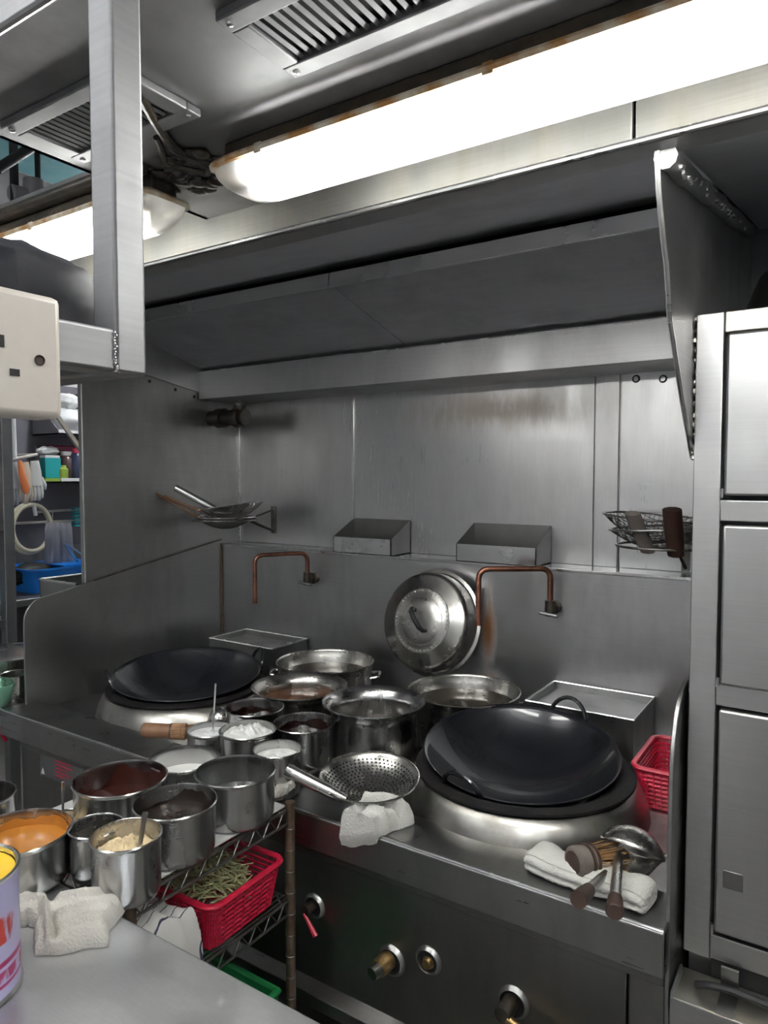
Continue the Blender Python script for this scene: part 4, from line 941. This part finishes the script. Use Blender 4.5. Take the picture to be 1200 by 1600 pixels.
# ================================================================ foreground table and tin
tbz = thing('steel_table', 'brushed stainless steel work table in the foreground', 'table', (-.95, .40, 0))
obj('table_top', MB().box((-1.75, .12, .81), (-.36, .738, ZTB)), M['table'], tbz, bevel=.004)
obj('under_frame', MB().box((-1.70, .16, .77), (-.42, .70, .81)), M['range_front'], tbz)
for (x, y) in ((-1.68, .17), (-.46, .17), (-1.68, .66), (-.46, .66)): obj('leg', MB().tube([(x, y, 0), (x, y, .78)], .019, 12), M['rack'], tbz)
obj('under_shelf', MB().box((-1.70, .16, .2), (-.44, .70, .22)), M['range_front'], tbz)
tn = Zp(20, 1362, 1.03); rt_ = .0785
ctn = Vector((tn.x, tn.y, 0)) + Vector((-RT.x, -RT.y, 0))*rt_*1.02; ctn.z = ZTB+.001
mt, nt, b = base_mat('tin_label'); tcn = N(nt, 'ShaderNodeTexCoord').outputs['Object']; sx = N(nt, 'ShaderNodeSeparateXYZ'); nt.links.new(tcn, sx.inputs[0])
n1 = noise_tex(nt, tcn, 26, 3, .6, (1, 1, .4)); zc = sx.outputs[2]
def band(lo, hi): return mul(nt, ramp(nt, zc, lo-.001, lo+.001), ramp(nt, zc, hi+.001, hi-.001))
c_ = mixc(nt, mul(nt, band(.085, .125), ramp(nt, n1, .46, .52)), (.42, .40, .62), (.38, .04, .03))
c_ = mixc(nt, band(.052, .060), c_, (.30, .02, .10)); c_ = mixc(nt, mul(nt, band(.030, .046), ramp(nt, n1, .42, .50)), c_, (.30, .02, .10)); c_ = mixc(nt, band(.022, .027), c_, (.30, .02, .10))
nt.links.new(c_, b.inputs['Base Color']); b.inputs['Roughness'].default_value = .35; M['tin_label'] = mt
tg = thing('food_tin', 'opened tin with lilac label and red lettering on the table', 'tin', ctn)
obj('label_band', MB().lathe([(rt_, .006), (rt_, .174)], 56), M['tin_label'], tg, world=False)
obj('can', MB().lathe([(0, 0), (rt_+.001, 0), (rt_+.003, .002), (rt_+.001, .006), (rt_-.0005, .008), (rt_-.0005, .172), (rt_+.002, .176), (rt_+.003, .179), (rt_, .181), (rt_-.003, .178), (rt_-.003, .01), (0, .008)], 56), M['bright'], tg, world=False)
M['custard'] = plain('yellow_custard', (.85, .52, .02), .35, 0, .5, (.9, .66, .12), 20, .4, 40)
vs_ = MB().grid(lambda u, v: ctn+Vector(((rt_-.004)*u*math.cos(2*PI*v), (rt_-.004)*u*math.sin(2*PI*v), .160+.010*u**3+.006*fbm((u*math.cos(2*PI*v), u*math.sin(2*PI*v), 0), 3, 3, 5)*(1-u**4))), 12, 40)
tag(obj('yellow_custard', vs_, M['custard'], smooth=80), 'bright yellow custard filling the opened tin', 'custard', kind='stuff')
# ================================================================ overhead rack, socket, bag
orx = thing('overhead_rack', 'hanging steel rack with square tube post above the table', 'rack', (-.7, .25, 1.687))
px0, px1, py0, py1 = -.546, -.515, .376, .407
obj('post', MB().box((px0, py0, 1.687), (px1, py1, 2.6)), M['rack'], orx, bevel=.003)
obj('beam', MB().box((px0, -.5, 1.687), (px1, py0, 1.7225)), M['rack'], orx, bevel=.003)
obj('beam', MB().box((-1.02, py0, 1.687), (px0, py1, 1.7225)), M['rack'], orx, bevel=.003)
obj('post', MB().box((-1.05, py0, 1.687), (-1.02, py1, 2.6)), M['rack'], orx, bevel=.003)
obj('shelf_sheet', MB().box((-1.02, -.5, 1.713), (px0, py0, 1.719)), M['rack'], orx)
wlds = MB()
for i in range(14): wlds.lathe([(0, .0016), (.0015, .0008), (.002, -.001)], 6, Matrix.Translation((px1+.0003, py0-.001+random.uniform(-.0015, .0015), 1.689+.0023*i)) @ Matrix.Rotation(PI/2, 4, 'Y'))
obj('weld_seam', wlds, M['bright'], orx)
obj('end_tab', MB().prism([(-.550, 1.765), (-.538, 1.765), (-.532, 1.745), (-.546, 1.737)], 1, py1, py1+.010), M['cab'], orx)
sc = thing('power_socket', 'grubby ivory double power socket box fixed to the rack beam', 'socket', (-.51, .24, 1.642))
sx0, sx1, sy0, sy1, sz0, sz1 = -.515, -.484, .162, .308, 1.642, 1.7295
obj('box', MB().box((sx0, sy0, sz0), (sx1, sy1, sz1)), M['white_plastic'], sc, bevel=.005)
def sockhole(u, v, hw, hh, rnd=False):
    c_ = Xp(u, v, sx1+.0002)
    if rnd: obj('screw_hole', MB().lathe([(.0, .0), (hw, 0), (hw*1.35, .0012), (hw*1.5, 0)], 16, Matrix.Translation(c_) @ Matrix.Rotation(PI/2, 4, 'Y')), M['dark_wood'], sc)
    else: obj('pin_slot', MB().box((c_.x-.004, c_.y-hw, c_.z-hh), (c_.x+.0004, c_.y+hw, c_.z+hh)), M['black'], sc)
sockhole(62, 563, .0026, 0, True); sockhole(23, 582, .0034, .0024); sockhole(0, 532, .0028, .004); sockhole(-30, 575, .0034, .0024)
bg = MB(); bx, by, bz = -.680, .325, 1.7235
def bagp(u, v):
    a = 2*PI*u; t = v; e = math.sin(PI*min(1, t*1.0)/1.0*.5) if t < 1 else 1
    rr_ = (1-t**4)**.36 if t < 1 else 0
    x = .118*rr_*math.copysign(abs(math.cos(a))**.75, math.cos(a)); y = .120*rr_*math.copysign(abs(math.sin(a))**.75, math.sin(a))
    z = .090*t*(1+.12*nz((x, y, 0), 7, 3)); p = Vector((bx+x, by+y, bz+z)); f_ = fbm(p, 11, 4, 8)
    return p+Vector((.010*f_, .010*fbm(p, 11, 4, 2), .010*f_*t))
tag(obj('black_bag', bg.grid(bagp, 60, 26), plain('black_nylon', (.012, .012, .017), .6, 0, .4, (.02, .02, .028), 8, .25, 14, spec=.25), smooth=80), 'bulky black bag on the hanging rack shelf', 'bag')
wg = MB(); wc = Vector((-.625, .205, 1.798))
wg.grid(lambda u, v: wc+Vector((.045*math.sin(PI*v)*math.cos(2*PI*u), .055*math.sin(PI*v)*math.sin(2*PI*u), .030*(1-math.cos(PI*v))-.012+.012*fbm((u*3, v*3, 0), 2, 3, 4))), 24, 14)
tag(obj('white_plastic_bag', wg, M['liner'], smooth=80), 'crumpled white plastic bag on top of the black bag', 'bag')
# ================================================================ tall cabinet on the right
CY = 1.36
cabt = thing('steam_cabinet', 'tall stainless steel cabinet with stacked doors beside the range', 'cabinet', (.2, 1.8, .0))
def cz(u, v): return Yp(u, v, CY).z
ztop = cz(1128, 487); x0c = -.2375; x1c = .75
obj('corner_post', MB().box((x0c, CY, cz(1100, 1495)), (x0c+.045, CY+.05, ztop)), M['cab'], cabt, bevel=.002)
obj('inner_frame', MB().box((x0c+.045, CY+.02, .5), (x1c, CY+.04, ztop-.003)), M['black'], cabt)
obj('body', MB().box((x0c+.002, CY+.05, .1), (x1c, 2.2, ztop)), M['cab'], cabt)
obj('top_rail', MB().box((x0c+.046, CY, cz(1130, 520)), (x1c, CY+.03, ztop)), M['cab_top'], cabt, bevel=.002)
for (va, vb) in ((523, 774), (820, 1068), (1107, 1455)):
    za, zb = cz(1130, va), cz(1130, vb); xl = x0c+.045+.007
    dr = obj('door', MB().box((xl, CY-.012, zb), (x1c, CY+.02, za)), M['cab'], cabt, bevel=.004)
    obj('hinge_pin', MB().tube([(xl-.004, CY-.008, zb-.004), (xl-.004, CY-.008, zb+.012)], .004, 8), M['bright'], dr)
for (va, vb) in ((781, 814), (1068, 1102), (1462, 1500)):
    obj('rail', MB().box((x0c+.045, CY-.004, cz(1125, vb)), (x1c, CY+.025, cz(1125, va))), M['cab'], cabt, bevel=.002)
hl_ = Yp(1145, 1377, CY-.0125)
obj('recess_pull', MB().box((hl_.x-.016, CY-.0135, hl_.z-.016), (hl_.x+.016, CY-.011, hl_.z+.016)), M['range_front'], cabt, bevel=.001)
zt = cz(1075, 1520)
trp = obj('drip_tray', MB().prism([(CY-.085, zt-.035), (CY-.085, zt+.003), (CY-.080, zt+.003), (CY-.080, zt-.006), (CY+.02, zt-.004), (CY+.02, zt-.035)], 0, x0c-.004, x1c), M['cab_top'], cabt, bevel=.0015)
obj('tray_end', MB().box((x0c-.004, CY-.085, zt-.035), (x0c, CY, zt+.012)), M['cab'], trp)
obj('tray_front', MB().box((x0c-.004, CY-.087, zt-.045), (x1c, CY-.083, zt+.002)), M['cab'], trp)
obj('lower_body', MB().box((x0c, CY-.02, 0), (x1c, 2.2, zt-.04)), M['range_front'], cabt)
st0 = Yp(1140, 1500, CY-.03)
obj('strap', MB().box((st0.x-.014, CY-.084, zt-.004), (st0.x+.014, CY-.080+.06, zt+.004)), M['range_front'], cabt)
obj('strap', MB().box((st0.x-.014, CY-.024, zt-.004), (st0.x+.014, CY-.018, zt+.048)), M['range_front'], cabt)
tag(obj('black_cable', MB().tube(bend([(x0c+.03, CY-.03, zt+.004), (x0c+.05, CY-.04, zt+.018), (st0.x, CY-.032, zt+.018), (st0.x+.1, CY-.03, zt+.012), (.5, CY-.03, zt+.006)], .02), .007, 8), M['black']), 'black cable lying in the drip tray of the tall cabinet', 'cable')
# dark pot on the cabinet
pc = Vector((-.02, 1.60, ztop))
gp = thing('domed_cover', 'dark domed cover on top of the tall cabinet', 'cover', pc)
obj('shell', MB().lathe([(.0, .17), (.05, .165), (.10, .14), (.145, .10), (.165, .05), (.17, 0), (.16, 0)], 40), M['range_front'], gp, world=False)
obj('knob', MB().lathe([(0, .205), (.018, .2), (.022, .185), (.01, .17)], 16), M['black'], gp, world=False)
# ================================================================ left: neighbouring work bench with pots
lb_ = thing('wire_bench', 'low wire shelf beyond the round-cornered side sheet', 'rack', (-2.7, 1.1, 0))
for y in [1.0+.05*i for i in range(12)]: obj('wire', MB().tube([(-3.1, y, .80), (-2.40, y, .80)], .003, 5), M['wire'], lb_)
for x in (-2.40, -2.75, -3.1): obj('rail', MB().tube([(x, .98, .795), (x, 1.58, .795)], .005, 6), M['wire'], lb_)
obj('post', MB().tube([(-2.42, 1.235, 0), (-2.42, 1.235, .82)], .016, 12), plain('blue_grey_post', (.16, .18, .24), .5), lb_)
obj('post', MB().tube([(-3.1, 1.55, 0), (-3.1, 1.55, .82)], .016, 12), M['wire'], lb_)
tag(obj('red_hose', MB().tube(bend([Xp(2, 1135, -2.40), Xp(4, 1150, -2.40), Xp(10, 1157, -2.40)], .01), .006, 8), M['red']), 'short red hose end at the end of the range', 'hose')
ba = Zp(14, 1022, .93)
g = thing('stock_pot', 'large steel stockpot with handled lid on the low wire shelf', 'pot', (ba.x-.045, ba.y+.03, .803))
obj('body', MB().lathe([(0, 0), (.135, 0), (.143, .01), (.143, .118), (.15, .122)], 48), M['pot_old'], g, world=False)
ldp = obj('lid', MB().lathe([(.155, .118), (.155, .124), (.13, .128), (.04, .136), (0, .137)], 48), M['pot'], g, world=False)
obj('lid_handle', MB().tube([(.04+.02*math.cos(a), .06, .13+.018*math.sin(a)) for a in [PI*i/8 for i in range(9)]], .003, 6), M['bright'], ldp, world=False)
bd = Zp(6, 1066, .885); g = thing('green_bowl', 'pale green plastic bowl beside the range end', 'bowl', (bd.x-.02, bd.y-.02, .803))
obj('bowl', MB().lathe([(0, 0), (.035, 0), (.05, .02), (.07, .08), (.068, .08), (.048, .022), (0, .004)], 32), plain('pale_green', (.25, .52, .38), .4), g, world=False)
bd = Zp(40, 1050, .9); g = thing('small_can', 'small steel cup behind the green bowl', 'cup', (bd.x+.005, bd.y-.035, .803))
obj('body', MB().lathe([(0, 0), (.045, 0), (.05, .1), (.053, .102), (.049, .1), (.044, .004), (0, .003)], 32), M['pot_old'], g, world=False)
# steel trough behind the side sheet
tr_ = thing('steel_trough', 'open steel trough behind the side sheet of the range', 'trough', (-2.5, 1.75, .9))
a = Xp(62, 905, -2.62)
m_ = MB().box((-2.62, a.y, .9), (-2.38, a.y+.004, a.z)).box((-2.62, a.y, .9), (-2.616, 2.3, a.z)).box((-2.62, 2.296, .9), (-2.38, 2.3, a.z))
obj('walls', m_, M['range'], tr_); obj('rim', MB().tube([(-2.38, a.y, a.z), (-2.62, a.y, a.z), (-2.62, 2.3, a.z), (-2.38, 2.3, a.z)], .005, 6), M['bright'], tr_)
obj('trough_floor', MB().box((-2.62, a.y, .88), (-2.38, 2.3, .9)), M['range'], tr_)
for (x, y) in ((-2.60, 1.72), (-2.40, 1.72), (-2.60, 2.28), (-2.4, 2.28)): obj('leg', MB().box((x-.015, y-.015, 0), (x+.015, y+.015, .88)), M['range_front'], tr_)
# ================================================================ storage shelves on the far wall
BX = -4.4
def BP(u, v, d=.3): return Xp(u, v, BX+d)
M['white'] = plain('white_plastic', (.75, .76, .78), .4); M['grey'] = plain('grey_metal', (.22, .21, .23), .5, .3); M['dkgrey'] = plain('dark_purple_grey', (.10, .095, .12), .5)
shp = struct('trim_1', MB().box((BX, 1.2, .3), (BX+.01, 3.39, 2.2)), M['dkgrey'], label='dark splash sheet behind the storage shelves')
def wshelf(name, label, v, y0, y1, d=.30, mat='white'):
    z = Xp(110, v, BX+d).z; g = thing(name, label, 'shelf', (BX+d/2, (y0+y1)/2, z-.03), 'storage shelves')
    obj('board', MB().box((BX+.012, y0, z-.03), (BX+d, y1, z-.02)), M['grey'], g); obj('front_edge', MB().box((BX+d-.004, y0, z-.03), (BX+d, y1, z)), M[mat], g)
    return z, g
yA, yB, yC = BP(92, 676).y, BP(96, 751).y, BP(15, 900).y
zA, gA = wshelf('storage_shelf', 'upper storage shelf holding white bags', 672, yA, 3.3)
zB, gB = wshelf('storage_shelf', 'middle storage shelf holding jars and packets', 747, yB, 3.3)
for g_, z_, y_ in ((gA, zA, yA), (gB, zB, yB)):
    obj('side_bracket', MB().prism([(BX+.012, z_-.03), (BX+.30, z_-.03), (BX+.29, z_), (BX+.012, z_+.22)], 1, y_, y_+.004), M['grey'], g_)
def lump_bag(name, label, c, sx, sy, sz, mat, seed, cat='bag', group=None):
    def f(u, v):
        a, t = 2*PI*u, PI*v; d = Vector((math.sin(t)*math.cos(a), math.sin(t)*math.sin(a), -math.cos(t))); k = 1+.22*fbm(d, 1.8, 3, seed)
        p = Vector((d.x*sx, d.y*sy, d.z*sz))*k; return Vector(c)+Vector((0, 0, sz))+Vector((p.x, p.y, max(-sz, p.z)))
    return tag(obj(name, MB().grid(f, 24, 16), mat, smooth=80), label, cat, group)
p_ = BP(108, 655, .17); lump_bag('white_bag', 'wide white plastic bag on the upper storage shelf', (p_.x, p_.y, zA-.02), .11, .13, .085, M['white'], 2, group='white bags')
p_ = BP(104, 635, .17); lump_bag('white_bag', 'white bundle on top of the wide white bag', (p_.x, p_.y, zA+.135), .07, .07, .055, M['white'], 5, group='white bags')
p_ = BP(122, 640, .10); lump_bag('dark_bag', 'dark bag behind the white bundle on the shelf', (p_.x, p_.y+.05, zA-.02), .05, .13, .14, M['black'], 7)
def can_(name, label, u, r, h, mat, capm=None, d=.2, cat='jar', zz=None):
    p = BP(u, 740, d); g = thing(name, label, cat, (p.x, p.y, (zB if zz is None else zz)-.02), 'jars and packets on the middle shelf')
    obj('body', MB().lathe([(0, 0), (r*.95, 0), (r, .005), (r, h*.75), (r*.7, h*.86), (r*.6, h*.88), (0, h*.88)], 20), mat, g, world=False)
    if capm: obj('cap', MB().lathe([(r*.68, h*.86), (r*.68, h), (0, h)], 20), capm, g, world=False)
M['teal'] = plain('teal_box', (.01, .28, .30), .4); M['maroon'] = plain('maroon', (.16, .01, .05), .4); M['lime'] = plain('lime', (.25, .36, .05), .5); M['pinkred'] = plain('pink_red', (.62, .03, .10), .4); M['navyp'] = plain('navy_plastic', (.015, .02, .06), .4); M['brown'] = plain('brown_jar', (.06, .035, .035), .25)
p_ = BP(79, 738, .25); bx_ = MB().obox((p_.x, p_.y, zB+.09), (.03, 0, 0), (0, .052, .0), (0, 0, .065)); bx_.box((p_.x-.04, p_.y-.06, zB-.02), (p_.x+.04, p_.y+.10, zB+.024))
g = thing('tea_box', 'teal carton on a pale tray, middle storage shelf', 'carton', (p_.x, p_.y, zB-.02))
obj('carton', MB().box((p_.x-.03, p_.y-.052, zB+.0), (p_.x+.03, p_.y+.052, zB+.125)), M['teal'], g, bevel=.003); obj('base_tray', MB().box((p_.x-.04, p_.y-.06, zB-.02), (p_.x+.04, p_.y+.08, zB-.0005)), M['lime'], g); obj('white_flap', MB().box((p_.x-.03, p_.y-.05, zB+.1255), (p_.x+.03, p_.y+.045, zB+.14)), M['white'], g)
can_('jar', 'brown jar between teal carton and red-capped bottle', 104, .05, .19, M['brown'], M['white'], .18)
can_('jar', 'lime green jar in front of the brown jar', 97, .036, .10, M['lime'], M['lime'], .26)
can_('bottle', 'navy bottle with pink red cap on the middle shelf', 121, .045, .21, M['navyp'], M['pinkred'], .22, 'bottle')
p_ = BP(90, 705, .12); tag(obj('maroon_packet', MB().box((p_.x-.03, p_.y-.09, zB-.02), (p_.x+.03, p_.y+.12, zB+.21)), M['maroon'], bevel=.01), 'maroon packet standing behind the teal carton', 'packet')
p_ = BP(70, 712, .16); lump_bag('pale_bag', 'pale plastic bag slumped beside the teal carton', (p_.x, p_.y+.02, zB+.14), .05, .07, .03, M['white'], 12)
# slanted bracket rail
a, b = BP(86, 645, .55), BP(128, 706, .55)
obj('brace', MB().tube([Vector((BX+.012, a.y-.1, a.z+.15)), a, b], .016, 4), M['cab_top'], gA)
# glove rail and gloves
a, b = BP(14, 718, .40), BP(58, 710, .40)
rl = thing('glove_rail', 'cream hanging rail carrying gloves', 'rail', a)
obj('rod', MB().tube([a, b], .009, 8), M['white_plastic'], rl); obj('wall_arm', MB().tube([b, Vector((BX+.012, b.y, b.z))], .007, 8), M['white_plastic'], rl); obj('wall_arm', MB().tube([a, Vector((BX+.012, a.y, a.z))], .007, 8), M['white_plastic'], rl)
def glove(label, u, v0, v1, mat, seed):
    p = BP(u, v0, .40); zt_, zb_ = p.z, BP(u, v1, .40).z; H = zt_-zb_; g = MB(); rnd = random.Random(seed)
    g.tube([(p.x, p.y, zt_), (p.x, p.y+.005, zt_-H*.25), (p.x, p.y, zt_-H*.5), (p.x, p.y, zt_-H*.62)], [.026, .034, .046, .044], 12, flat=.45)
    for k in range(4):
        yy = p.y-.033+.022*k; dy = rnd.uniform(-.01, .01)+(k-1.5)*.006
        g.tube([(p.x, yy, zt_-H*.55), (p.x+.004, yy+dy*.5, zt_-H*.8), (p.x, yy+dy, zb_+H*.05*abs(k-1.5)), (p.x, yy+dy, zb_-.004+H*.05*abs(k-1.5))], [.013, .013, .011, .004], 8)
    g.tube([(p.x, p.y+.035, zt_-H*.42), (p.x, p.y+.058, zt_-H*.6), (p.x, p.y+.062, zt_-H*.72)], [.014, .013, .006], 8)
    tag(obj('glove', g, mat, smooth=80), label, 'glove', 'gloves on the rail')
M['glove_w'] = plain('white_glove', (.62, .63, .62), .7); M['glove_g'] = plain('grey_glove', (.36, .38, .42), .7); M['glove_b'] = plain('beige_glove', (.56, .47, .38), .7)
glove('white rubber glove hanging at the end of the cream rail', 54, 720, 783, M['glove_w'], 1)
glove('beige glove hanging between white and grey gloves', 38, 722, 788, M['glove_b'], 2)
glove('grey glove hanging beside the steel post', 22, 722, 790, M['glove_g'], 3)
p_ = BP(31, 728, .44); tag(obj('orange_cloth', MB().tube([p_+Vector((0, 0, .03)), p_+Vector((0, .01, -.04)), p_+Vector((0, .03, -.13)), p_+Vector((0, .035, -.16))], [.012, .02, .026, .012], 10, flat=.4), plain('orange_cloth', (.55, .16, .05), .8)), 'orange cloth strip hanging among the gloves', 'cloth')
# double rail, hose, brush
for k, v in ((0, 806), (1, 770+49)): pass
ra, rb_ = BP(20, 812, .06), BP(127, 796, .06)
dr_ = thing('towel_rail', 'double white wall rail behind the coiled hose', 'rail', ra)
for (ua, va, ub, vb) in ((58, 800, 126, 796), (20, 818, 126, 813)): obj('rod', MB().tube([BP(ua, va, .06), BP(ub, vb, .06)], .009, 8), M['white_plastic'], dr_)
a, b = BP(82, 799, .06), BP(82, 815, .06); obj('spacer', MB().tube([a, b], .004, 6), M['white_plastic'], dr_)
hc = BP(46, 826, .16); hs_ = thing('coiled_hose', 'coiled cream plastic hose hanging on the wall', 'hose', hc)
for k in range(2):
    pts = [hc+Vector((.012*k, (.135-.012*k)*math.cos(2*PI*i/36)+.012*k, (.15-.006*k)*math.sin(2*PI*i/36)+.004*k)) for i in range(36)]
    obj('loop', MB().tube(pts, .0135, 8, closed=True), plain('cream_hose', (.60, .56, .42), .45), hs_)
obj('clamp', MB().tube([hc+Vector((.02, -.13, .02)), hc+Vector((.02, -.13, .05))], .02, 10), M['bright'], hs_); obj('nozzle', MB().tube([hc+Vector((.02, .02, .145)), hc+Vector((.02, .03, .08))], .012, 8), M['white'], hs_)
p_ = BP(122, 808, .12); tb_ = thing('teal_brush', 'teal plastic rack clip at the end of the double rail', 'clip', p_)
for k in range(6): obj('rib', MB().box((p_.x-.02, p_.y-.035, p_.z+.05-.022*k), (p_.x+.02, p_.y+.04, p_.z+.062-.022*k)), M['teal'], tb_)
# work counter with blue basin and cups
zc_ = Xp(40, 934, BX+.55).z
ct = thing('storage_counter', 'steel counter below the storage shelves', 'counter', (BX+.3, 2.3, 0))
obj('top', MB().box((BX+.012, 1.5, zc_-.04), (BX+.60, 3.38, zc_)), M['rack'], ct, bevel=.004); obj('splash', MB().box((BX+.012, 1.5, zc_), (BX+.03, 3.38, zc_+.22)), M['rack'], ct)
for (x, y) in ((BX+.57, 1.55), (BX+.57, 2.3), (BX+.57, 3.3)): obj('leg', MB().tube([(x, y, 0), (x, y, zc_-.03)], .02, 10), M['rack'], ct)
bc = BP(78, 918, .34); M['blue'] = plain('blue_plastic', (.005, .17, .62), .35)
bs_ = thing('blue_basin', 'blue plastic basin on the steel counter', 'basin', (bc.x, bc.y, zc_+.001)); hb = BP(40, 892, .45).z-zc_
def rrect(w, l, r, z, n=5):
    pts = []
    for (sx, sy, a0) in ((1, 1, 0), (-1, 1, PI/2), (-1, -1, PI), (1, -1, 1.5*PI)):
        for i in range(n+1):
            a = a0+PI/2*i/n; pts.append(Vector((sx*(w/2-r)+r*math.cos(a), sy*(l/2-r)+r*math.sin(a), z)))
    return pts
def loft(rings, cap=True):
    m_ = MB(); k = len(rings[0]); m_.add([p for r in rings for p in r], [(i*k+j, i*k+(j+1) % k, (i+1)*k+(j+1) % k, (i+1)*k+j) for i in range(len(rings)-1) for j in range(k)]+([tuple(range((len(rings)-1)*k, len(rings)*k))] if cap else [])); return m_
LB = abs(BP(128, 900, .34).y-BP(14, 900, .34).y)
obj('body', loft([rrect(.30, LB-.1, .06, 0), rrect(.36, LB-.03, .07, hb*.97), rrect(.40, LB, .08, hb), rrect(.40, LB, .08, hb+.008), rrect(.35, LB-.05, .07, hb+.006), rrect(.29, LB-.11, .06, .01)]), M['blue'], bs_, world=False)
tag(obj('basin_board', MB().box((bc.x-.16, bc.y-.02, zc_+hb+.009), (bc.x+.18, bc.y+LB/2, zc_+hb+.016)), M['blue']), 'flat blue lid over half of the basin', 'lid')
lump_bag('dark_wash', 'dark heap of utensils inside the blue basin', (bc.x, bc.y-LB*.25, zc_+.03), .10, .14, hb*.5, M['black'], 15, 'utensils')
M['cup'] = clear('clear_cup', (.97, .97, .99), .66, .1)
for s_, u in ((0, 83), (1, 103)):
    p = BP(u, 890, .34); zt0 = zc_+hb+.016; hst = BP(u, 822, .34).z-zt0; nC = 11
    for k in range(nC):
        g = obj('plastic_cup', MB().lathe([(0, 0), (.046-.0, 0), (.038, .055), (.040, .056), (.048, .002)], 20, Matrix.Translation((p.x, p.y, zt0+k*hst*.93/nC)) @ Matrix.Diagonal((1-.012*k, 1-.012*k, 1, 1))), M['cup'])
        tag(g, 'clear plastic cup in the stack %s' % ('nearer the hose' if s_ == 0 else 'beside the steel tongs'), 'cup', 'clear cups stack %s' % ('by hose' if s_ == 0 else 'by tongs'))
a, b = BP(101, 850, .44), BP(133, 893, .44)
tg_ = thing('tongs', 'steel tongs leaning beside the stack of cups', 'tongs', b); obj('arm', MB().tube([a, b], .012, 8, flat=.5), M['bright'], tg_); obj('arm', MB().tube([a+Vector((0, .0, .01)), b+Vector((0, .03, .07))], .010, 8, flat=.5), M['bright'], tg_)
# steel posts in the middle distance
pp_ = Zp(11, 1000, 1.0); d0 = ray(11, 850); t0_ = (-3.3-CAM.x)/d0.x; ppx = CAM+d0*t0_
sr = thing('storage_rack', 'upright steel rack post beside the hanging gloves', 'rack', (ppx.x, ppx.y, 0))
obj('post', MB().box((ppx.x-.025, ppx.y-.025, 0), (ppx.x+.025, ppx.y+.025, 2.3)), M['rack'], sr, bevel=.003)
obj('post', MB().tube([Xp(23, 716, -3.75), Xp(23, 800, -3.75)+Vector((0, 0, .95))], .012, 10), M['white'], sr)
obj('rack_shelf', MB().box((ppx.x-.45, ppx.y-.9, .9), (ppx.x+.02, ppx.y+.02, .93)), M['rack'], sr)
obj('rack_shelf', MB().box((ppx.x-.45, ppx.y-.9, 1.35), (ppx.x+.02, ppx.y+.02, 1.38)), M['rack'], sr)
lump_bag('brown_bundle', 'brown bundle on the upright rack shelf', (ppx.x-.15, ppx.y-.12, 1.381), .1, .1, .12, M['glove_b'], 31); lump_bag('blue_bag', 'pale blue bag on the lower rack shelf', (ppx.x-.15, ppx.y-.14, .931), .1, .11, .1, plain('pale_blue', (.35, .5, .62), .5), 33)
# ceiling services seen through the gap on the left
cyb = MB().box((-3.35, .6, 3.05), (-3.0, 2.9, 3.22)); tag(obj('cyan_duct', cyb, M['cyan']), 'peeling cyan duct under the ceiling', 'duct')
for i, (u, lab_) in enumerate(((20, 'black drop rod nearest the steel post'), (57, 'thinner black drop rod holding the grey fitting'))):
    p = Xp(u, 280, -3.0); tag(obj('drop_rod', MB().tube([Vector((p.x+.01, p.y, p.z-.17 if i == 0 else p.z-.01)), Vector((p.x+.01, p.y, 3.5))], .018 if i == 0 else .012, 8), M['black']), lab_, 'rod', 'ceiling rods')
a, b = Xp(-5, 265, -2.8), Xp(62, 222, -2.8); tag(obj('black_pipe', MB().tube([a, b], .02, 10), M['black']), 'sloping black pipe crossing the drop rods', 'pipe')
p = Xp(53, 300, -2.99); jf = thing('pipe_junction', 'grey cylindrical fitting hanging from a thin rod', 'fitting', p-Vector((0, 0, .06))); obj('body', MB().tube([p-Vector((0, 0, .06)), p+Vector((0, 0, .05))], [.05, .042], 14), M['grey'], jf); obj('side_cap', MB().tube([p+Vector((0, -.04, -.03)), p+Vector((0, -.1, -.035))], .035, 12), M['grey'], jf)
